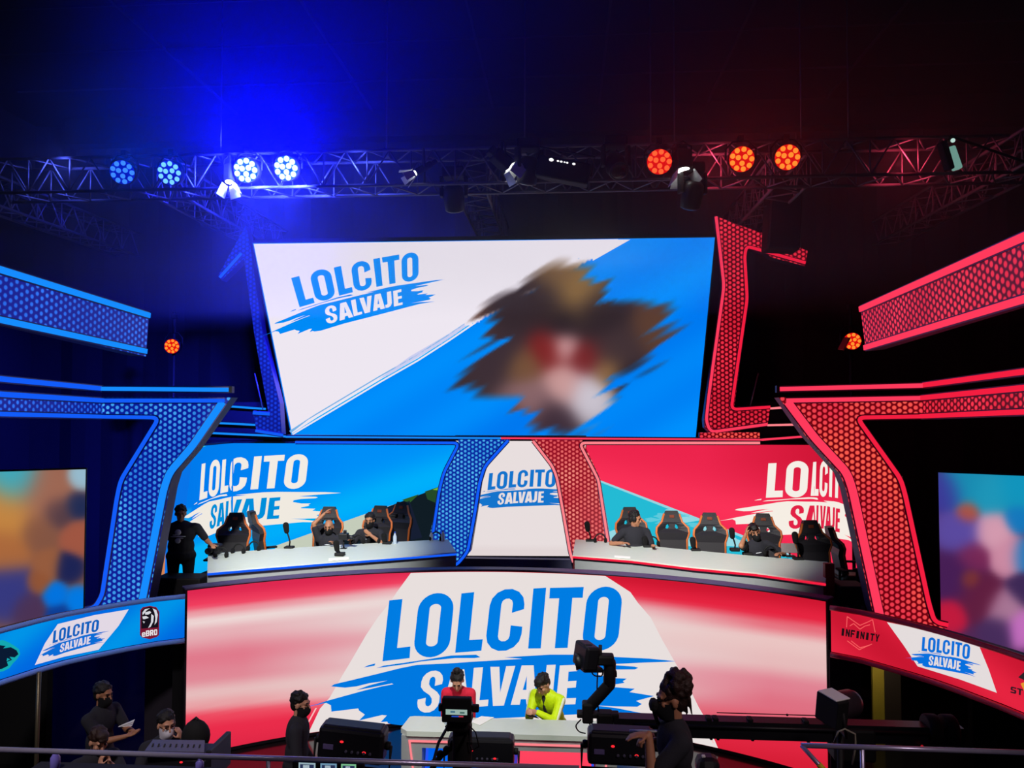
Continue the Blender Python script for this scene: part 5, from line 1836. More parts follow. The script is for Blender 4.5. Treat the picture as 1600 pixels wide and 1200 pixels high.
# ------------------------------------------------------------------ gaming chairs
def chair_proto():
    t = thing('gaming_chair', 'x', 'chair')
    out = [(-0.20, 0.0), (-0.235, 0.06), (-0.235, 0.40), (-0.275, 0.52), (-0.265, 0.60), (-0.17, 0.70), (-0.125, 0.84), (-0.10, 0.90), (0.10, 0.90), (0.125, 0.84), (0.17, 0.70), (0.265, 0.60), (0.275, 0.52), (0.235, 0.40), (0.235, 0.06), (0.20, 0.0)]
    h1 = [(-0.115, 0.60), (-0.075, 0.585), (-0.045, 0.62), (-0.06, 0.675), (-0.10, 0.65)]
    h2 = [(-x, z) for x, z in h1][::-1]
    R = RX(-0.16)

    def bk(x, z, y):
        yy = y - 0.9 * max(0, abs(x) - 0.13) ** 1.3 * (1 if z < 0.7 else 0.5)
        return R @ V((x, yy, z)) + V((0, 0.24, 0.50))
    dn = lambda lp: densify(lp + [lp[0]], 0.05)[:-1]
    lo = [dn(out), dn(h1), dn(h2)]
    m_ = MB()
    tri = tessellate_polygon([[V((x, z, 0)) for x, z in lp] for lp in lo])
    flat = [p for lp in lo for p in lp]
    for y, fl in ((-0.05, False), (0.05, True)):
        b = len(m_.v)
        m_.v.extend(bk(x, z, y) for x, z in flat)
        for f in tri:
            m_.face([b + i for i in (f[::-1] if fl else f)])
    for lp in lo:
        n = len(lp)
        b = len(m_.v)
        m_.v.extend([bk(x, z, -0.05) for x, z in lp] + [bk(x, z, 0.05) for x, z in lp])
        for i in range(n):
            m_.face((b + i, b + (i + 1) % n, b + n + (i + 1) % n, b + n + i))
    BK_ = obj('backrest', m_, M['leather'], t)
    m_ = MB()
    cp = [(-0.15, 0.06), (-0.15, 0.50), (-0.06, 0.55), (0.06, 0.55), (0.15, 0.50), (0.15, 0.06)]
    m_.loft([[bk(x, z, -0.055) for x, z in cp], [bk(x * 0.93, 0.03 + z * 0.94, -0.085) for x, z in cp]], sm=False)
    for z in (0.17, 0.29, 0.41):
        m_.box(bk(0, z, -0.088), (0.25, 0.012, 0.012), R)
    obj('back_cushion', m_, M['seatpad'], BK_)
    for sx in (-1, 1):
        m_ = MB()
        m_.tube([bk(sx * x, z, -0.035) for x, z in ((0.237, 0.05), (0.24, 0.40), (0.279, 0.52), (0.268, 0.605), (0.173, 0.705), (0.128, 0.845))], 0.021, 6)
        obj('side_trim', m_, M['orange'], BK_)
    m_ = MB(); m_.box(bk(0, 0.80, -0.056), (0.085, 0.012, 0.05), R, 0.01); obj('headrest_badge', m_, mat('dim_orange_badge', (120, 50, 26), 0.6), BK_)
    m_ = MB(); m_.box((0, 0, 0.46), (0.50, 0.50, 0.12), None, 0.04)
    for sx in (-1, 1):
        m_.box((sx * 0.235, -0.02, 0.50), (0.08, 0.46, 0.10), None, 0.035)
    obj('seat', m_, M['leather'], t)
    for sx in (-1, 1):
        m_ = MB(); m_.tube([(sx * 0.27, 0.05, 0.42), (sx * 0.33, 0.05, 0.46), (sx * 0.33, 0.05, 0.66)], 0.022, 8); m_.box((sx * 0.33, -0.02, 0.68), (0.085, 0.27, 0.035), None, 0.014)
        obj('armrest', m_, M['rubber'], t)
    m_ = MB(); m_.tube([(0, 0, 0.08), (0, 0, 0.41)], 0.03, 10); obj('gas_column', m_, M['steel'], t)
    m_ = MB()
    for k_ in range(5):
        a = 2 * math.pi * k_ / 5 + 0.3
        m_.tube([(0, 0, 0.10), (0.30 * math.cos(a), 0.30 * math.sin(a), 0.065)], [0.03, 0.02], 8)
    BS_ = obj('base', m_, M['black'], t)
    for k_ in range(5):
        a = 2 * math.pi * k_ / 5 + 0.3
        m_ = MB(); m_.lathe([(0.03, -0.025), (0.033, 0), (0.03, 0.025)], (0.30 * math.cos(a), 0.30 * math.sin(a), 0.034), RZ(a) @ RX(math.pi / 2), 12)
        obj('caster', m_, M['rubber'], BS_)
    return t


proto = chair_proto()
CH = [(358, 12.75, 0.12, 'empty gaming chair nearest the standing man at the left team desk'), (427, 13.5, 2.2, 'empty gaming chair turned sideways at the left team desk'),
      (506, 13.55, 0.05, 'gaming chair behind the player with a raised arm'), (582, 13.7, -0.15, 'gaming chair behind the masked player at the left team desk'), (612, 14.25, -0.35, 'empty gaming chair in front of the dark corner of the blue backdrop'),
      (990, 13.5, 0.1, 'gaming chair behind the black-shirted player nearest the red column'), (1054, 13.0, 0.0, 'empty gaming chair before the blue sky, nearer the red column'), (1113, 12.75, -0.06, 'second empty gaming chair from the red column'),
      (1197, 12.65, -0.12, 'gaming chair behind the player propping his head'), (1281, 11.85, 0.1, 'empty gaming chair at the outer end of the right team desk'), (1334, 12.6, 1.5, 'dark gaming chair seen edge-on beside the right gate')]
for i, (px, d, rz, lb) in enumerate(CH):
    p = PD(px, 850, d)
    if i == 0:
        proto.location = (p.x, p.y, ZD); proto.rotation_euler = (0, 0, rz); proto['label'] = lb; proto['group'] = 'gaming chairs behind the team desks'
        c = proto
    else:
        c = dup(proto, (p.x, p.y, ZD), rz, lb, 'gaming chairs behind the team desks')
    if i == 10:
        c.scale = (1.0, 1.0, 0.88)


def at(px, py, d, z):
    p = PD(px, py, d)
    return (p.x, p.y, z)


# staff and players
person('man in a black printed t-shirt standing at the end of the left team desk', at(283, 860, 11.85, ZD), 0.2, 0.97, wide=1.32, lean=0.05, head=(0.35, 0.2, 0), skin='skintan',
       arms={'L': {'w': (0.50, -0.16, 1.12), 'pole': (0.3, 0.5, -0.7), 'palm': (0, 0, -1)}, 'R': {'w': (-0.31, -0.04, 0.84)}}, extras=[('print',)])
person('slouching player in black with one arm raised to the headrest', at(513, 850, 13.3, ZD), 0.05, 0.98, h=0.47, lean=-0.12, neck=0.1, head=(0.0, 0.12, 0), legs='sit', skin='skintan', hair=None, mask='maskblack',
       arms={'R': {'w': (-0.10, 0.10, 1.36), 'pole': (-1, -0.4, 0.1), 'palm': (0, 0, -1)}, 'L': {'w': (0.2, -0.38, 0.91), 'palm': (0, 0, -1)}}, extras=[('logo',)])
person('masked player in black sitting at the left team desk with a hand near his chin', at(578, 850, 13.55, ZD), 0.0, 1.0, h=0.53, lean=0.02, head=(0.0, 0.1, 0), legs='sit', skin='skintan', mask='maskblack',
       arms={'R': {'w': (-0.24, -0.34, 0.89), 'palm': (0, 0, -1)}, 'L': {'w': (0.10, -0.30, 0.98), 'pole': (0.8, -0.2, -0.8), 'palm': (0, 1, 0)}}, extras=[('logo',)])
person('player in black at the right team desk nearest the red column, face turned aside', at(992, 850, 13.05, ZD), 0.15, 1.0, h=0.63, lean=0.02, wide=1.08, head=(1.1, 0.2, 0.1), legs='sit', skin='skintan',
       arms={'L': {'w': (0.22, -0.36, 0.90), 'palm': (0, 0, -1)}, 'R': {'w': (-0.24, -0.14, 0.91), 'pole': (-0.6, 0.6, -0.3), 'palm': (0, 0, -1)}}, extras=[('headset',)])
person('player in black at the right team desk propping his tilted head on his hand', at(1186, 855, 12.35, ZD), 0.05, 1.0, h=0.53, lean=0.08, side=-0.14, head=(-0.1, 0.1, -0.3), legs='sit', skin='skintan', mask='maskblack', hair='quiff',
       arms={'R': {'w': (-0.245, -0.12, 1.16), 'pole': (-0.5, -0.6, -0.9), 'palm': (1, 0, 0), 'hd': (0.2, 0.1, 1)}, 'L': {'w': (0.2, -0.36, 0.90), 'pole': (1, 0.2, -0.5), 'palm': (0, 0, -1)}}, extras=[('logo',)])


# ------------------------------------------------------------------ things on the team desks
def on_desk(px, py):
    p = PZ(px, py, ZK - 0.02)
    return p


def desk_top(p, bk, fr):
    return p


def mic(label, p, h=0.30, bend=0.06, grp=None, k=1.0):
    t = thing('desk_microphone', label, 'microphone', p, 0, grp)
    m_ = MB(); m_.box((0, 0, 0.025), (0.15 * k, 0.13, 0.05), None, 0.012); obj('base', m_, M['black'], t, world=False)
    m_ = MB(); m_.tube([(0, 0, 0.04), (0.01, 0, h * 0.4), (-0.01, -0.01, h * 0.7), (-bend, -0.02, h)], 0.013, 8); obj('gooseneck', m_, M['black'], t, world=False)
    m_ = MB(); m_.capsule((-bend, -0.02, h), (-bend * 1.3, -0.03, h + 0.1), 0.042, 0.05, 12); obj('foam_head', m_, M['foam'], t, world=False)
    return t


def headset(label, p, grp=None):
    t = thing('headset', label, 'headset', p, 0, grp)
    m_ = MB(); m_.tube([(0.09 * math.cos(a), 0.03, 0.06 + 0.1 * math.sin(a)) for a in [math.pi * i / 12 for i in range(13)]], 0.012, 6); obj('headband', m_, M['black'], t, world=False)
    for sx in (-1, 1):
        m_ = MB(); m_.ell((sx * 0.09, 0.0, 0.052), (0.03, 0.05, 0.05)); obj('ear_cup', m_, M['foam'], t, world=False)
    return t


def bottle(label, p, h=0.22, r=0.033, mm='clear', cap='cap', grp=None):
    t = thing('bottle', label, 'bottle', p, 0, grp)
    m_ = MB(); m_.lathe([(r * 0.9, 0), (r, 0.01), (r, h * 0.62), (r * 0.5, h * 0.82), (r * 0.4, h * 0.9)], (0, 0, 0)); obj('bottle_body', m_, M[mm], t, world=False)
    m_ = MB(); m_.lathe([(r * 0.45, h * 0.9), (r * 0.45, h)], (0, 0, 0)); obj('cap', m_, M[cap], t, world=False)
    return t


GM = 'microphones on the team desks'
for px, py, h_, k, lb in ((452, 858, 0.30, 1, 'desk microphone between the sideways chair and the slouching player'), (605, 851, 0.06, 1, 'low microphone base by the clear bottle on the left team desk'), (531, 868, 0.10, 1, 'low microphone with a cable before the slouching player'),
                          (922, 847, 0.22, 1, 'desk microphone standing before the foot of the red column'), (1012, 856, 0.06, 1, 'low microphone base right of the player with the turned face'), (1087, 862, 0.10, 1, 'low microphone between the two empty chairs on the right'),
                          (1148, 861, 0.24, 1, 'desk microphone left of the player propping his head'), (1168, 868, 0.10, 1, 'low microphone before the player propping his head'), (1247, 876, 0.30, 1, 'desk microphone left of the outermost chair on the right team desk')):
    mic(lb, on_desk(px, py), h_, 0.04, GM)
GH = 'headsets on the team desks'
for px, py, lb in ((345, 872, 'headset under the hand of the standing man'), (372, 866, 'headset before the empty chair by the standing man'), (396, 862, 'headset left of the sideways chair'), (560, 851, 'headset left of the masked player'), (584, 850, 'headset right before the masked player'),
                   (681, 846, 'headset near the inner end of the left team desk'), (938, 849, 'headset beside the microphone at the red column'), (1020, 854, 'headset right of the player with the turned face'), (1204, 870, 'headset before the chair of the head-propping player')):
    headset(lb, on_desk(px, py), GH)
bottle('clear bottle right of the masked player', on_desk(617, 851))
bottle('clear bottle at the inner end of the left team desk', on_desk(692, 846.5), 0.20)
bottle('second clear bottle at the inner end of the left team desk, farther in', on_desk(674, 846), 0.18)
for px, py, d, lb, h_ in ((432, 856, 0, 'tilted camera on a stalk behind the left team desk', 0.0),):
    pass
p = on_desk(537, 858)
t = thing('small_camera', 'small black camera on a stand right of the slouching player', 'camera', p)
m_ = MB(); m_.tube([(0, 0, 0), (0, 0, 0.16)], 0.012, 8); m_.box((0, 0, 0.01), (0.1, 0.1, 0.02), None, 0.005); obj('stand', m_, M['black'], t, world=False)
m_ = MB(); m_.box((0, 0, 0.21), (0.15, 0.13, 0.11), None, 0.015); m_.tube([(0.06, 0, 0.21), (0.18, -0.02, 0.19)], 0.035, 10); obj('camera_body', m_, M['dark'], t, world=False)
m_ = MB(); m_.box((0.02, 0, 0.29), (0.05, 0.05, 0.05), None, 0.01); obj('viewfinder', m_, M['dark'], t, world=False)
p = on_desk(336, 867)
t = thing('small_camera', 'dark camera at the outer end of the left team desk under the standing man\'s arm', 'camera', p)
m_ = MB(); m_.box((0, 0, 0.10), (0.2, 0.16, 0.16), None, 0.03); m_.tube([(-0.02, -0.08, 0.1), (-0.03, -0.2, 0.09)], 0.05, 12); obj('camera_body', m_, M['dark'], t, world=False)
m_ = MB(); m_.box((0, 0, 0.01), (0.12, 0.1, 0.02)); obj('foot', m_, M['black'], t, world=False)
p = on_desk(1235, 870)
t = thing('monitor', 'small grey monitor shelf left of the microphone at the outer right', 'monitor', p)
m_ = MB(); m_.box((0, 0.03, 0.13), (0.27, 0.02, 0.15), RX(-0.2), 0.006); obj('screen', m_, mat('grey_lit_glass', (150, 140, 140), 0.3), t, world=False)
m_ = MB(); m_.box((0, 0, 0.01), (0.14, 0.1, 0.02)); m_.tube([(0, 0.03, 0.01), (0, 0.04, 0.1)], 0.014, 8); obj('stand', m_, M['black'], t, world=False)

m_ = MB(); q = PD(1297, 906, 10.62); m_.box((q.x, q.y + 0.05, q.z), (0.13, 0.1, 0.44), None, 0.01); obj('desk_end_strip', m_, mat('red_lit_desk_end', (150, 24, 36), 0.5), tdr)  # added strip; red light on the desk end put into its colour
for px, w_, y_, h_, lb in ((286, 0.72, 11.25, 0.66, 'black equipment case in front of the standing man by the left team desk'), (1326, 0.36, 11.0, 0.75, 'black equipment case at the outer end of the right team desk')):
    q = PY(px, 900, y_)
    t = thing('equipment_case', lb, 'case', (q.x, q.y, ZD))
    m_ = MB(); m_.box((0, 0, h_ / 2), (w_, 0.4, h_), None, 0.02); obj('case_body', m_, M['black'], t, world=False)
    m_ = MB(); m_.box((0, -0.205, h_ * 0.62), (w_ * 0.96, 0.012, 0.02)); obj('edge_profile', m_, M['dark'], t, world=False)
    for sx in (-0.28, 0.28):
        m_ = MB(); m_.box((sx * w_, -0.21, h_ * 0.62), (0.05, 0.02, 0.06), None, 0.005); obj('latch', m_, M['console'], t, world=False)
# ------------------------------------------------------------------ host desk and hosts
ZH = 1.0
hf = [PZ(x, y, ZH) for x, y in ((624, 1142), (966, 1147))]
hb_ = [PZ(x, y, ZH) for x, y in ((641, 1118.5), (940, 1119))]
YF = min(p.y for p in hf)
xl0, xr0 = hf[0].x, hf[1].x
xl1, xr1 = hb_[0].x, hb_[1].x
YBK = hb_[0].y
t = thing('host_desk', 'pale host desk with a glowing pink outline in front of the big curved screen', 'desk', ((xl0 + xr0) / 2, (YF + YBK) / 2, 0))
m_ = MB()
cr = 0.09
ring = [(xl0 + cr, YF), (xr0 - cr, YF), (xr0, YF + cr), (xr1, YBK - 0.02), (xr1 - 0.05, YBK), (xl1 + 0.05, YBK), (xl1, YBK - 0.02), (xl0, YF + cr)]
m_.loft([[(x, y, ZH - 0.06) for x, y in ring], [(x, y, ZH) for x, y in ring]], sm=False)
obj('worktop', m_, M['desk'], t)
m_ = MB()
xm_ = (xl0 + xr0) / 2
x0, x1 = xl0 + 0.07, xr0 - 0.07
for a, b, z0, z1 in ((x0 - 0.05, x0 + 0.20, 0.0, ZH - 0.06), (x1 - 0.20, x1 + 0.05, 0.0, ZH - 0.06), (x0 + 0.2, x1 - 0.2, ZH - 0.20, ZH - 0.06), (x0 + 0.2, x1 - 0.2, 0.0, 0.12)):
    m_.box(((a + b) / 2, YF + 0.12, (z0 + z1) / 2), (b - a, 0.2, z1 - z0))
obj('front_frame', m_, M['deskside'], t)
m_ = MB(); m_.sweep([V((x0 + 0.16, YF + 0.02, 0.06)), V((x0 + 0.05, YF + 0.02, ZH - 0.12)), V((x1 - 0.05, YF + 0.02, ZH - 0.12)), V((x1 - 0.16, YF + 0.02, 0.06))], [V((0, -1, 0))] * 4, 0.022, 0.015)
obj('light_strip', m_, M['e_pink'], t)
m_ = MB()
zd0, zd1 = 0.14, ZH - 0.22
for a, b, c0, c1 in ((x0 + 0.22, x0 + 0.85, (0, 90, 232), (0, 128, 250)), (x0 + 0.85, xm_ + 0.1, (60, 60, 190), (90, 60, 170)), (xm_ + 0.1, x1 - 0.22, (255, 70, 96), (255, 56, 88))):
    b0 = len(m_.v)
    m_.v += [V((a, YF + 0.2, zd0)), V((b, YF + 0.2, zd0)), V((b, YF + 0.2, zd1)), V((a, YF + 0.2, zd1))]
    m_.face((b0, b0 + 1, b0 + 2, b0 + 3), col=[rgb(*c1), rgb(*c1), rgb(*c0), rgb(*c0)])
obj('display', m_, M['screen'], t)
m_ = MB(); m_.sweep([V((x0 + 0.21, YF + 0.17, 0.12)), V((x0 + 0.24, YF + 0.17, ZH - 0.235)), V((x1 - 0.24, YF + 0.17, ZH - 0.235)), V((x1 - 0.21, YF + 0.17, 0.12))], [V((0, -1, 0))] * 4, 0.03, 0.02)
obj('inner_light_strip', m_, emis('indigo_light_strip', (40, 84, 240), 1.0), t)
m_ = MB(); m_.box((xm_, YBK - 0.06, (ZH - 0.06) / 2), (xr1 - xl1 - 0.1, 0.04, ZH - 0.06)); obj('back_panel', m_, M['deskside'], t)


def stool(label, x, y, z, floor=0.0):
    t_ = thing('stool', label, 'stool', (x, y, floor))
    m2 = MB(); m2.lathe([(0.17, z - 0.07), (0.19, z - 0.05), (0.19, z - 0.02), (0.15, z)], (0, 0, 0)); obj('seat', m2, M['leather'], t_, world=False)
    m2 = MB(); m2.tube([(0, 0, 0.02), (0, 0, z - 0.06)], 0.028, 10); obj('stem', m2, M['steel'], t_, world=False)
    m2 = MB(); m2.lathe([(0.22, 0), (0.22, 0.015), (0.04, 0.04)], (0, 0, 0)); obj('base', m2, M['steel'], t_, world=False)


pw_ = PD(718, 1066, 10.02)
person('woman with a top bun and red jersey at the host desk behind the camera', (pw_.x, pw_.y + 0.12, 0), 0.0, 1.0, h=0.80, lean=0.50, neck=0.45, head=(0.05, 0.62, 0), legs='perch', sleeve='long', shirt='red', hair='bun', skin='skin',
       wide=0.88, arms={'L': {'w': (0.07, -0.40, 1.075), 'pole': (0.25, 0.3, -1), 'palm': (0, 0, -1)}, 'R': {'w': (-0.07, -0.40, 1.075), 'pole': (-0.25, 0.3, -1), 'palm': (0, 0, -1)}})
stool('stool behind the host desk under the woman in red', pw_.x, pw_.y + 0.16, 0.70)
ph = PD(854, 1078, 9.98)
person('young man in a neon yellow jacket leaning on the host desk', (ph.x + 0.10, ph.y + 0.14, 0), -0.5, 1.0, h=0.72, lean=0.42, neck=0.5, head=(-0.1, 0.55, 0), legs='perch', sleeve='long', shirt='yellow', hair='quiff', skin='skin', wide=1.05, voxel=0.009,
       arms={'L': {'w': (0.045, -0.53, 1.055), 'pole': (0.8, 0.3, -0.8), 'palm': (-1, 0, 0), 'hd': (-0.45, -0.8, 0.15), 'curl': 1.0}, 'R': {'w': (-0.075, -0.52, 1.055), 'pole': (-0.35, 0.4, -1), 'palm': (1, 0, 0), 'hd': (0.35, -0.8, 0.15), 'curl': 1.0}},
       extras=[('undershirt',), ('sleeve_stripe', 'stripe')])
stool('stool behind the host desk under the man in yellow', ph.x + 0.10, ph.y + 0.18, 0.62)
q = PD(832, 1119, 9.62)
t = thing('phone', 'dark phone held in the hands of the man in yellow', 'phone', q, 0)
m_ = MB(); m_.box((0, 0, 0), (0.15, 0.075, 0.009), RZ(-0.5) @ RX(-0.6), 0.004); obj('phone_body', m_, M['black'], t, world=False)
m_ = MB(); m_.box((0, 0, 0.0055), (0.135, 0.066, 0.002), RZ(-0.5) @ RX(-0.6)); obj('phone_screen', m_, M['glass'], t, world=False)
m_ = MB()
q = [PZ(x, y, ZH + 0.004) for x, y in ((734, 1128), (752, 1119.5), (772, 1121), (750, 1133.5))]
m_.loft([q, [p + V((0, 0, 0.004)) for p in q]], sm=False)
solo('paper_sheet', m_, M['white'], 'white sheets of paper lying on the host desk right of the camera', 'paper')
q = PZ(698, 1131, ZH)
t = thing('drinking_glass', 'clear drinking glass on the host desk left of the camera', 'glass', q)
m_ = MB(); m_.lathe([(0.028, 0), (0.034, 0.10), (0.032, 0.10), (0.026, 0.006)], (0, 0, 0)); obj('glass_body', m_, M['clear'], t, world=False)

# ------------------------------------------------------------------ crew at the front
person('man in black with a black mask standing before the left side of the screen', at(463, 1150, 8.45, 0), 1.75, 1.0, h=0.94, lean=0.04, head=(-0.3, 0.1, 0), sleeve='long', wide=1.08, mask='maskblack', skin='skin',
       arms={'R': {'w': (-0.22, -0.28, 1.02), 'pole': (-0.5, 0.6, -0.6)}, 'L': {'w': (0.27, -0.12, 0.90)}})
person('man in black with a black mask standing at the far left holding a sheet', at(155, 1150, 8.75, 0), 1.35, 1.0, h=0.94, lean=0.05, head=(0.0, 0.12, 0), wide=1.05, mask='maskblack', skin='skintan',
       arms={'R': {'w': (-0.05, -0.42, 1.20), 'pole': (-0.5, 0.6, -0.7), 'palm': (0, 0.3, 1), 'curl': 0.5}, 'L': {'w': (0.08, -0.40, 1.20), 'pole': (0.6, 0.6, -0.6), 'palm': (0, 0.3, 1)}})
q = PD(196, 1134, 8.7)
t = thing('note_sheet', 'folded white note in the hand of the standing man at the far left', 'paper', q)
m_ = MB()
for k_ in range(3):
    m_.loft([[V((-0.09, 0.0, -0.02)), V((0.09 - 0.01 * k_, 0.01, 0.02 + 0.026 * (1 - k_)))], [V((-0.09, 0.03, -0.015)), V((0.09 - 0.01 * k_, 0.04, 0.035 + 0.026 * (1 - k_)))]], closed=False, caps=False)
obj('sheet', m_, M['white'], t, world=False)
pk = at(140, 1160, 7.9, 0)
person('seated man with reddish dark hair resting his mouth on his joined hands', (pk[0], pk[1], 0.0), 0.95, 1.0, h=0.86, lean=0.30, neck=0.3, head=(0.0, 0.35, 0), legs='perch', foot=0.0, skin='skin', hairm='hairbrown', hair='quiff', voxel=0.009,
       arms={'L': {'w': (0.05, -0.36, 1.30), 'pole': (0.6, -0.3, -1), 'palm': (-1, 0, 0), 'hd': (-0.25, 0.05, 1), 'curl': 1.3}, 'R': {'w': (-0.05, -0.36, 1.30), 'pole': (-0.6, -0.3, -1), 'palm': (1, 0, 0), 'hd': (0.25, 0.05, 1), 'curl': 1.3}})
stool('tall stool under the man with joined hands at the far left', pk[0], pk[1] + 0.05, 0.76)
pm = at(256, 1140, 8.0, 0)
person('man with glasses and a white mask propping his cheek behind the slanted console', (pm[0], pm[1], 0), 0.65, 1.0, h=0.97, lean=0.22, head=(0.15, 0.1, 0), sleeve='long', mask='maskwhite', skin='skin', legs='stand', voxel=0.009,
       arms={'L': {'w': (0.13, -0.24, 1.48), 'pole': (1, -0.5, -0.6), 'palm': (-0.6, 0.5, 0), 'hd': (-0.3, 0.1, 1), 'curl': 0.9}, 'R': {'w': (-0.1, -0.4, 1.1), 'pole': (-1, 0.2, -0.4)}}, extras=[('glasses',)])
ZP = 1.35
pc = at(1056, 1150, 5.15, ZP)
person('camera operator in a black t-shirt with a curly updo, hand on the camera handle', pc, -1.45, 0.98, h=0.92, lean=0.02, head=(0.0, 0.05, 0), mask='maskblack', skin='skintan', hair='curl', hairm='hairbrown', voxel=0.008,
       arms={'L': {'w': (0.14, -0.22, 1.41), 'pole': (0.3, -0.25, -1), 'palm': (0, 0, -1), 'hd': (0.0, -1, 0.0), 'curl': 0.45}, 'R': {'w': (-0.14, -0.10, 1.25), 'pole': (-0.4, 0.3, -1), 'palm': (0, 0, -1), 'hd': (0.0, -1, 0.1), 'curl': 0.9}}, extras=[('belt',)])

# ------------------------------------------------------------------ platforms, rails, side panels
m_ = MB(); m_.box((-0.8, 3.4, ZP - 0.1), (20, 4.3, 0.2)); struct('floor_camera_platform', m_, M['deck'])
for a, b, y, nm in ((226, 291, 10.75, 'wall_panel_left'), (1297, 1345, 10.35, 'wall_panel_right')):
    p, q = PY(a, 1050, y), PY(b, 1050, y)
    m_ = MB(); m_.box(((p.x + q.x) / 2, y + 0.04, 0.86), (q.x - p.x, 0.06, 1.72)); struct(nm, m_, mat('dark_grey_panel', (44, 38, 50), 0.8))
for nm, a, b, z0 in (('left rail', (-40, 1170), (905, 1200.5), 0), ('right rail', (1252, 1164.5), (1640, 1177.5), 1)):
    p, q = PZ(*a, 2.35), PZ(*b, 2.35)
    mid = (p + q) / 2
    t = thing('guard_rail', 'long metal guard rail along the lower left edge' if not z0 else 'short metal guard rail at the lower right', 'guard rail', (mid.x, mid.y, ZP))
    m_ = MB(); m_.tube([p, q], 0.019, 12); obj('top_bar', m_, M['steel'], t)
    m_ = MB(); m_.tube([p - V((0, 0, 0.5)), q - V((0, 0, 0.5))], 0.015, 10); obj('lower_bar', m_, M['steel'], t)
    for f in ((0.02, 0.5, 0.97) if not z0 else (0.25, 0.97)):
        r_ = p + (q - p) * f
        m_ = MB(); m_.tube([r_ - V((0, 0, 0.012)), V((r_.x, r_.y, ZP + 0.01))], 0.017, 8); m_.lathe([(0.05, 0), (0.05, 0.012)], (r_.x, r_.y, ZP)); obj('post', m_, M['steel'], t)
    if z0:
        m_ = MB(); m_.tube([p, PD(1288, 1204, 5.6), PD(1310, 1240, 5.55)], 0.017, 8); obj('slanted_bar', m_, M['steel'], t)
        m_ = MB(); m_.tube([PD(1279, 1194, 5.62), PD(1289, 1205, 5.6)], 0.022, 8); obj('tape_wrap', m_, M['tape'], t)
# yellow door leaf and dark door under the right ribbon
p, q = PY(1363, 1100, 11.6), PY(1381, 1100, 11.6)
m_ = MB(); m_.box(((p.x + q.x) / 2, 11.6, 1.0), (q.x - p.x, 0.05, 2.0)); struct('door_1', m_, M['yellowwall'])
p, q = PY(1382, 1100, 11.6), PY(1408, 1100, 11.6)
m_ = MB(); m_.box(((p.x + q.x) / 2 + 0.01, 11.63, 1.0), (q.x - p.x, 0.05, 2.0), None, 0.01); struct('trim_4', m_, mat('dark_brown_jamb', (44, 32, 28), 0.7))
spot('door_fill_light', PY(1372, 1000, 10.9), PY(1372, 1120, 11.6), 26, (1.0, 0.9, 0.6), 70, 0.5, 0.1)  # unseen spot added to brighten the yellow door leaf
m_ = MB(); m_.tube([PD(61, 1050, 8.3), (PD(55, 1200, 8.3).x, PD(55, 1200, 8.3).y, 0.0)], 0.022, 8)
solo('stand_pole', m_, mat('worn_brass_pole', (96, 88, 70), 0.4, 0.6), 'thin upright pole at the far left in front of the dark wall', 'pole')

# ------------------------------------------------------------------ lamps on stands along the rail


def box_lamp(label, px, py, d, w_, h_, roll, grp):
    c = PD(px, py, d)
    t_ = thing('panel_lamp', label, 'stage lamp', (c.x, c.y, 0), 0, grp)
    R = RYm(roll)
    o_ = V((0, 0, c.z))
    T = lambda x, y, z: R @ V((x, y, z)) + o_
    m2 = MB(); m2.box(T(0, 0, 0), (w_, 0.2, h_), R, 0.03); m2.box(T(0, 0.0, h_ * 0.46), (w_ * 0.9, 0.16, 0.05), R, 0.015); ho = obj('housing', m2, M['dark'], t_, world=False)
    m2 = MB(); m2.box(T(-w_ * 0.33, -0.102, -h_ * 0.06), (0.085, 0.008, 0.042), R, 0.003); obj('display', m2, mat('dim_lilac_display', (110, 98, 150), 0.3), ho, world=False)
    for x_, z_ in ((-w_ * 0.13, h_ * 0.13), (w_ * 0.22, -h_ * 0.12)):
        m2 = MB(); m2.ell(T(x_, -0.102, z_), (0.016, 0.006, 0.010), R, 10, 6); obj('power_light', m2, M['e_led'], ho, world=False)
    for i in range(5):
        m2 = MB(); m2.lathe([(0.012, -0.004), (0.012, 0.012), (0.008, 0.014)], T(-0.03 + i * 0.05, -0.10, -h_ * 0.14), R @ RX(math.pi / 2), 10); obj('knob', m2, M['console'], ho, world=False)
    for sx in (-1, 1):
        m2 = MB(); m2.lathe([(0.03, 0), (0.035, 0.02), (0.03, 0.04)], T(sx * w_ / 2, 0, 0), R @ RYm(sx * math.pi / 2), 12); obj('tilt_knob', m2, M['black'], t_, world=False)
    m2 = MB(); m2.tube([T(-w_ / 2 - 0.045, 0, 0), T(-w_ / 2 - 0.045, 0, -h_ * 0.75), T(w_ / 2 + 0.045, 0, -h_ * 0.75), T(w_ / 2 + 0.045, 0, 0)], 0.014, 8); obj('yoke', m2, M['black'], t_, world=False)
    m2 = MB(); m2.tube([T(0, 0, -h_ * 0.75), V((0, 0, 0.05))], 0.022, 8)
    for k_ in range(3):
        a = 2 * math.pi * k_ / 3 + 0.5
        m2.tube([(0, 0, 0.55), (0.42 * math.cos(a), 0.42 * math.sin(a), 0.015)], 0.014, 6)
    obj('stand', m2, M['black'], t_, world=False)
    return t_


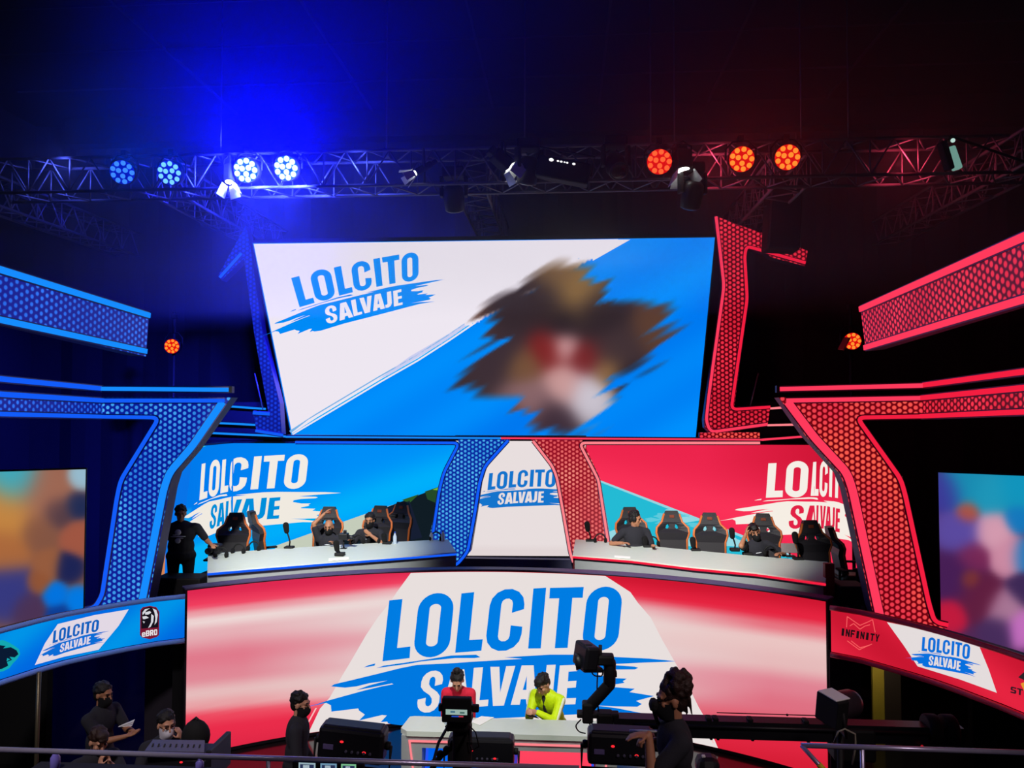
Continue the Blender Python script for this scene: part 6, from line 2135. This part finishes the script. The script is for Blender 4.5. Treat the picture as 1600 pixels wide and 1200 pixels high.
GB = 'dark panel lamps seen from behind along the rail'
box_lamp('dark panel lamp seen from behind, right of the standing masked man', 552, 1159, 6.35, 0.545, 0.27, 0.08, GB)
box_lamp('dark panel lamp seen from behind, right of the pedestal camera', 752, 1172, 7.7, 0.66, 0.29, 0.0, GB)
box_lamp('dark panel lamp seen from behind, under the hand of the camera operator', 970, 1165, 6.35, 0.55, 0.26, 0.02, GB)
c = PD(1312, 1104, 6.6)
t = thing('fresnel_lamp', 'dark drum-shaped lamp standing at the right end of the camera crane', 'stage lamp', (c.x, c.y, 0))
R = RZ(0.5) @ RX(0.12)
o_ = V((0, 0, c.z))
m_ = MB(); m_.box(o_ + R @ V((-0.09, 0, -0.01)), (0.13, 0.24, 0.24), R, 0.012); obj('front_box', m_, M['black'], t, world=False)
m_ = MB(); m_.lathe([(0.11, -0.03), (0.115, 0.0), (0.115, 0.13), (0.10, 0.17), (0.06, 0.185)], o_ + R @ V((0, 0, 0.01)), R @ RYm(math.pi / 2), 20); obj('drum', m_, mat('satin_dark_drum', (60, 48, 56), 0.35, 0.3), t, world=False)
m_ = MB(); m_.box(o_ + R @ V((-0.08, 0, 0.118)), (0.16, 0.2, 0.012), R, 0.004); obj('top_highlight', m_, M['white'], t, world=False)  # thin slab whose white colour stands for the highlight on top
m_ = MB(); m_.tube([o_ + V((-0.02, -0.14, 0)), o_ + V((0, -0.15, -0.2)), o_ + V((0, 0.15, -0.2)), o_ + V((0.02, 0.14, 0))], 0.014, 8); m_.tube([o_ + V((0, 0, -0.2)), V((0, 0, 0.05))], 0.03, 8)
for k_ in range(3):
    a = 2 * math.pi * k_ / 3 + 0.2
    m_.tube([(0, 0, 0.6), (0.4 * math.cos(a), 0.4 * math.sin(a), 0.015)], 0.014, 6)
obj('stand', m_, M['black'], t, world=False)
m_ = MB(); m_.tube([PD(1303, 1160, 6.45), PD(1310, 1143, 6.4), PD(1320, 1139, 6.4), PD(1336, 1147, 6.4), PD(1337, 1165, 6.4), PD(1332, 1195, 6.4)], 0.008, 6)
solo('loose_cable', m_, M['greycable'], 'grey cable bent over the crane below the drum-shaped lamp', 'cable')
c = PD(1105, 1196, 6.4)
t = thing('small_lamp', 'small dark rounded lamp with a white tip near the bottom, right of the camera operator', 'stage lamp', (c.x, c.y, 0))
m_ = MB(); m_.box((0, 0, c.z), (0.19, 0.2, 0.17), None, 0.06); obj('lamp_body', m_, M['dark'], t, world=False)
m_ = MB(); m_.box((-0.035, -0.03, c.z + 0.088), (0.03, 0.03, 0.02), None, 0.006); obj('tip', m_, M['white'], t, world=False)
m_ = MB(); m_.tube([(0, 0, c.z - 0.05), (0, 0, 0.03)], 0.022, 8); m_.lathe([(0.2, 0), (0.2, 0.02), (0.05, 0.04)], (0, 0, 0)); obj('stand', m_, M['black'], t, world=False)

# ------------------------------------------------------------------ pedestal camera in the middle
c = PD(719, 1098, 6.7)
t = thing('pedestal_camera', 'studio camera on a thick black pedestal in front of the woman in red', 'camera', (c.x, c.y, 0))
z = c.z
m_ = MB(); m_.box((0, 0.0, z - 0.08), (0.2, 0.3, 0.13), None, 0.03); m_.tube([(0, 0.12, z - 0.12), (0, 0.3, z - 0.19)], [0.05, 0.06], 16); obj('camera_body', m_, M['dark'], t, world=False)
m_ = MB(); m_.box((0, -0.2, z + 0.02), (0.25, 0.07, 0.205), None, 0.012); obj('monitor', m_, M['black'], t, world=False)
m_ = MB()
for a, b, z0, z1, cc in ((-0.09, 0.092, -0.012, 0.032, (150, 176, 168)), (-0.05, -0.01, 0.004, 0.02, (70, 110, 130)), (0.03, 0.07, 0.0, 0.014, (60, 96, 90)), (-0.04, 0.02, -0.03, -0.02, (40, 80, 200)), (0.02, 0.06, -0.03, -0.02, (200, 60, 80))):
    b0 = len(m_.v); yy = -0.2365 - 0.001 * (b0 > 0)
    m_.v += [V((a, yy, z + z0)), V((b, yy, z + z0)), V((b, yy, z + z1)), V((a, yy, z + z1))]
    m_.face((b0, b0 + 1, b0 + 2, b0 + 3), col=rgb(*cc))
obj('monitor_picture', m_, M['screen'], t, world=False)
for sx, w_ in ((-1, 0.03), (1, 0.06)):
    m_ = MB(); m_.box((sx * (0.127 + w_ / 2), -0.19, z + 0.03), (w_, 0.05, 0.06), None, 0.01); obj('side_knob', m_, M['black'], t, world=False)
m_ = MB(); m_.box((0, 0.0, z - 0.15), (0.2, 0.3, 0.1), None, 0.03); m_.tube([(-0.08, 0, z - 0.16), (-0.14, -0.3, z - 0.22), (-0.2, -0.62, z - 0.5)], 0.013, 8); m_.tube([(0.08, 0, z - 0.16), (0.13, -0.3, z - 0.22)], 0.013, 8); obj('pan_head', m_, M['black'], t, world=False)
m_ = MB(); m_.lathe([(0.085, 0.2), (0.085, z - 0.19), (0.075, z - 0.15)], (0.02, 0, 0)); m_.lathe([(0.42, 0.05), (0.42, 0.2), (0.12, 0.26)], (0.02, 0, 0)); obj('pedestal_column', m_, M['rubber'], t, world=False)
for k_ in range(3):
    a = 2 * math.pi * k_ / 3
    m_ = MB(); m_.lathe([(0.05, -0.03), (0.06, 0), (0.05, 0.03)], (0.02 + 0.36 * math.cos(a), 0.36 * math.sin(a), 0.06), RZ(a) @ RX(math.pi / 2), 12); obj('wheel', m_, M['rubber'], t, world=False)
m_ = MB(); m_.tube([(0.06, -0.1, z - 0.12), (0.15, -0.12, z - 0.2), (0.18, -0.12, z - 0.32), (0.12, -0.1, z - 0.36), (0.08, -0.08, z - 0.3)], 0.006, 6); m_.tube([(-0.07, -0.1, z - 0.12), (-0.11, -0.12, z - 0.16), (-0.09, -0.12, z - 0.2), (-0.04, -0.1, z - 0.18)], 0.006, 6); obj('cable', m_, M['cable'], t, world=False)
m_ = MB()
ch = [PD(x, y, 7.0) for x, y in ((708, 1165), (698, 1175), (688, 1182), (678, 1196), (670, 1210))]
for a, b in zip(ch, ch[1:]):
    m_.capsule(a, b, 0.028, 0.02, 8)
    m_.ell(a + V((0.0, 0, 0.02)), 0.036)
obj('zoom_control_arm', m_, M['black'], t)

# ------------------------------------------------------------------ camera crane
YJ = 7.9
J = lambda x, y: PY(x, y, YJ)
piv = J(1345, 1150)
t = thing('camera_crane', 'long black camera crane reaching in from the right with a camera on its tip', 'camera crane', (piv.x, piv.y, 0))
m_ = MB()
b0, b1 = J(958, 1131), J(1500, 1147)
d_ = (b1 - b0).normalized()
up_ = V((0, 0, 1)); sd_ = V((0, 1, 0))
m_.loft([[b0 + sd_ * a + up_ * b for a, b in ((-.08, -.085), (-.08, .085), (.08, .085), (.08, -.085))], [b1 + sd_ * a + up_ * b for a, b in ((-.08, -.085), (-.08, .085), (.08, .085), (.08, -.085))]], sm=False)
m_.tube([b0 + V((0.2, -0.1, 0.04)), b1 + V((-0.2, -0.1, 0.04))], 0.018, 8)
obj('boom', m_, M['dark'], t)
for f in (0.28, 0.3, 0.40, 0.56, 0.62):
    q = b0 + (b1 - b0) * f
    m_ = MB(); m_.box(q + V((0, -0.02, 0.095)), (0.05, 0.1, 0.03), None, 0.008); m_.box(q + V((0.02, -0.02, -0.095)), (0.03, 0.08, 0.03), None, 0.008); obj('boom_clamp', m_, M['black'], t)
m_ = MB()
m_.box(J(918, 1112), (0.11, 0.14, 0.2), None, 0.02); m_.box(J(934, 1116), (0.42, 0.12, 0.05), None, 0.012); m_.box(J(945, 1124), (0.16, 0.16, 0.16), None, 0.02)
pts = [J(921, 1104), J(952, 1070), J(953, 1036)]
for a, b in zip(pts, pts[1:]):
    m_.capsule(a, b, 0.062, 0.062, 10)
m_.box(J(946, 1030), (0.17, 0.14, 0.1), None, 0.02); m_.tube([J(938, 1030), J(938, 1008)], 0.018, 8)
obj('remote_head_arm', m_, M['black'], t)
m_ = MB()
Rj = RYm(0.16) @ RZ(0.5)
m_.box(J(916, 1024), (0.16, 0.26, 0.24), Rj, 0.025); m_.box(J(914, 1008), (0.1, 0.14, 0.06), Rj, 0.015); m_.tube([J(910, 1033), J(899, 1034)], [0.07, 0.085], 14); m_.box(J(920, 1042), (0.22, 0.2, 0.05), Rj, 0.012)
obj('crane_camera', m_, M['dark'], t)
m_ = MB()
for pl in ([J(926, 1014), J(938, 1030), J(947, 1050), J(944, 1070)], [J(922, 1044), J(928, 1055), J(940, 1056), J(942, 1046)], [J(934, 1050), J(933, 1075), J(935, 1110), J(937, 1140)], [J(908, 1124), J(900, 1134), J(905, 1143), J(915, 1146)], [J(918, 1122), J(924, 1135), J(938, 1140)], [J(954, 1040), J(962, 1048), J(963, 1058)]):
    dp = []
    n = 8
    for i in range(n * (len(pl) - 1) + 1):
        f = i / n; k_ = min(int(f), len(pl) - 2); u = f - k_
        a, b = pl[k_], pl[k_ + 1]
        p0_ = pl[max(0, k_ - 1)]; p3_ = pl[min(len(pl) - 1, k_ + 2)]
        dp.append(0.5 * ((2 * a) + (b - p0_) * u + (2 * p0_ - 5 * a + 4 * b - p3_) * u * u + (3 * a - p0_ - 3 * b + p3_) * u ** 3))
    m_.tube(dp, 0.007, 6)
obj('cable', m_, M['cable'], t)
m_ = MB(); m_.tube([J(1120, 1113.5), J(1290, 1118.5)], 0.005, 5); m_.ell(J(1230, 1117), 0.012); obj('tension_wire', m_, M['cable'], t)
m_ = MB(); m_.box(J(1330, 1158), (0.4, 0.25, 0.32), None, 0.03); m_.lathe([(0.1, 0.1), (0.1, 1.0), (0.13, 1.25)], (piv.x, piv.y, 0.0))
for k_ in range(3):
    a = 2 * math.pi * k_ / 3 + 0.4
    m_.tube([(piv.x, piv.y, 0.8), (piv.x + 0.6 * math.cos(a), piv.y + 0.6 * math.sin(a), 0.03)], 0.03, 8)
obj('tripod', m_, M['black'], t)
for f in (0.0, 0.16):
    m_ = MB(); m_.lathe([(0.13, -0.06), (0.14, -0.05), (0.14, 0.05), (0.13, 0.06)], J(1455, 1139) + V((f, 0, 0)), RYm(math.pi / 2), 18); obj('counterweight', m_, M['rubber'], t)
m_ = MB(); m_.ell(J(1432, 1158) + V((0, -0.12, 0)), 0.014); obj('tally_light', m_, emis('dim_red_led', (150, 20, 30), 1.0), t)

# ------------------------------------------------------------------ operator's camera: handle, viewfinder
c = PD(985, 1200, 5.45)
t = thing('operator_camera', 'viewfinder and pan handle of the camera worked by the operator in black', 'camera', (c.x, c.y, ZP))
m_ = MB(); m_.tube([PD(984, 1142, 5.3), PD(1042, 1142.5, 5.15)], 0.010, 8); obj('pan_handle', m_, M['white'], t)
m_ = MB(); m_.tube([PD(1040, 1143, 5.3), PD(1046, 1155, 5.35), PD(1040, 1175, 5.4), PD(1030, 1230, 5.5)], 0.03, 8); m_.tube([PD(1021, 1108, 5.15), PD(1027, 1128, 5.22), PD(1040, 1146, 5.3)], 0.014, 8); obj('bracket_arm', m_, M['black'], t)
m_ = MB(); m_.box(PD(1021, 1101, 5.12), (0.055, 0.10, 0.075), RYm(0.2), 0.03); obj('viewfinder', m_, M['rubber'], t)
b_ = PD(1030, 1230, 5.5)
m_ = MB(); m_.box((b_.x, b_.y, b_.z - 0.05), (0.4, 0.22, 0.24), None, 0.03); obj('camera_body', m_, M['dark'], t)
m_ = MB()
for k_ in range(3):
    a = 2 * math.pi * k_ / 3 + 0.3
    m_.tube([(b_.x, b_.y, b_.z - 0.15), (b_.x + 0.3 * math.cos(a), b_.y + 0.1 * math.sin(a), ZP + 0.02)], 0.02, 8)
obj('tripod', m_, M['black'], t)

# ------------------------------------------------------------------ console and small things at the lower left
q = [PD(x, y, d) for x, y, d in ((226, 1173, 6.75), (319, 1175, 6.75), (320, 1156.5, 7.05), (239, 1155.5, 7.05))]
cx_ = sum((p for p in q), V((0, 0, 0))) / 4
t = thing('lighting_console', 'slanted dark lighting console before the man with the white mask', 'console', (cx_.x, cx_.y, 0))
m_ = MB(); m_.loft([[p - V((0, 0, 0.05)) for p in q], q], sm=False); sp_ = obj('slanted_panel', m_, M['console'], t)
n_ = (q[1] - q[0]).cross(q[3] - q[0]).normalized()
for i in range(9):
    m_ = MB(); p = q[0] + (q[1] - q[0]) * (0.08 + 0.1 * i) + (q[3] - q[0]) * 0.35
    m_.box(p + n_ * 0.004, (0.012, 0.05, 0.012), RX(0.8), 0.003); obj('fader', m_, M['black'], sp_)
m_ = MB()
p0, p1 = q[0] - V((0.02, 0.02, 0.06)), q[1] + V((0.06, 0.05, -0.03))
m_.box(((p0.x + p1.x) / 2, cx_.y + 0.05, (p0.z - 0.02) / 2 + 0.2), (p1.x - p0.x, 0.34, p0.z - 0.42), None, 0.02)
m_.box((q[1].x + 0.045, cx_.y + 0.06, cx_.z - 0.12), (0.05, 0.42, 0.30), None, 0.012)
for sx in (0.05, 0.95):
    for yy in (-0.12, 0.18):
        m_.box((p0.x + (p1.x - p0.x) * sx, cx_.y + yy, 0.2), (0.05, 0.05, 0.4))
obj('console_case', m_, M['dark'], t)
m_ = MB(); m_.ell(PD(283, 1191, 6.6), (0.014, 0.01, 0.008)); obj('power_light', m_, M['e_led'], t)
c = PD(306, 1150, 7.6)
t = thing('backpack', 'black backpack hanging behind the slanted console by the big red screen', 'bag', (c.x, c.y, 0))
m_ = MB(); m_.ell((0, 0, c.z), (0.14, 0.11, 0.16)); m_.ell((0.03, -0.06, c.z - 0.06), (0.10, 0.07, 0.09)); obj('bag_body', m_, M['rubber'], t, world=False)
m_ = MB(); m_.tube([(-0.06, 0, c.z + 0.13), (0, 0, c.z + 0.18), (0.06, 0, c.z + 0.13)], 0.012, 6); obj('handle', m_, M['black'], t, world=False)
m_ = MB(); m_.tube([(0, 0.08, c.z + 0.05), (0, 0.08, 0.02)], 0.02, 8); m_.lathe([(0.2, 0), (0.2, 0.02), (0.04, 0.03)], (0, 0.08, 0)); obj('hook_stand', m_, M['black'], t, world=False)
zc = PD(85, 1206, 5.75).z
m_ = MB()
pL, pR = PD(40, 1206, 5.75), PD(345, 1206, 5.75)
m_.box(((pL.x + pR.x) / 2, pL.y + 0.05, zc - 0.02), (pR.x - pL.x, 0.24, 0.04))
for x_ in (pL.x + 0.05, pR.x - 0.05):
    m_.box((x_, pL.y + 0.1, (zc + 0.0) / 2), (0.05, 0.05, zc - 0.04))
solo('counter_board', m_, M['black'], 'narrow dark counter under the left guard rail', 'counter')
bottle('lilac bottle standing under the left end of the guard rail', V((PD(86, 1200, 5.8).x, PD(86, 1200, 5.8).y, zc)), 0.135, 0.034, 'lilac', 'lilac')
bottle('small lilac bottle under the guard rail below the console', V((PD(312, 1200, 5.8).x, PD(312, 1200, 5.8).y, zc)), 0.075, 0.03, 'lilac', 'lilac')
c = PD(512, 1206, 5.0)
t = thing('preview_monitor', 'monitor at the bottom edge showing three small lit pictures', 'monitor', (c.x, c.y, ZP))
m_ = MB(); m_.box((0, 0.02, c.z - ZP - 0.08), (0.48, 0.03, 0.27), None, 0.01); obj('casing', m_, M['black'], t, world=False)
m_ = MB()
for i, (a, b, cc) in enumerate(((465, 492, (150, 176, 186)), (500, 526, (110, 150, 176)), (533, 557, (120, 186, 140)))):
    xa, xb = PD(a, 1194, 5.0).x - c.x, PD(b, 1194, 5.0).x - c.x
    zt_, zb_ = PD(a, 1193.5, 5.0).z - ZP, PD(a, 1206, 5.0).z - ZP
    for x0_, x1_, z0_, z1_, c2 in ((xa, xb, zb_, zt_, cc), (xa + 0.01, xb - 0.01, zb_ + 0.006, zt_ - 0.010, (40, 50, 84)), (xa + 0.03, xb - 0.04, zb_ + 0.01, zt_ - 0.014, (180, 200, 210))):
        b0 = len(m_.v); yy = 0.004 - 0.001 * (c2 != cc)
        m_.v += [V((x0_, yy, z0_)), V((x1_, yy, z0_)), V((x1_, yy, z1_)), V((x0_, yy, z1_))]
        m_.face((b0, b0 + 1, b0 + 2, b0 + 3), col=rgb(*c2))
obj('screen', m_, M['screen'], t, world=False)
m_ = MB(); m_.tube([(0, 0.03, c.z - ZP - 0.2), (0, 0.03, 0.02)], 0.02, 8); m_.lathe([(0.16, 0), (0.16, 0.015), (0.03, 0.03)], (0, 0.03, 0)); obj('stand', m_, M['black'], t, world=False)
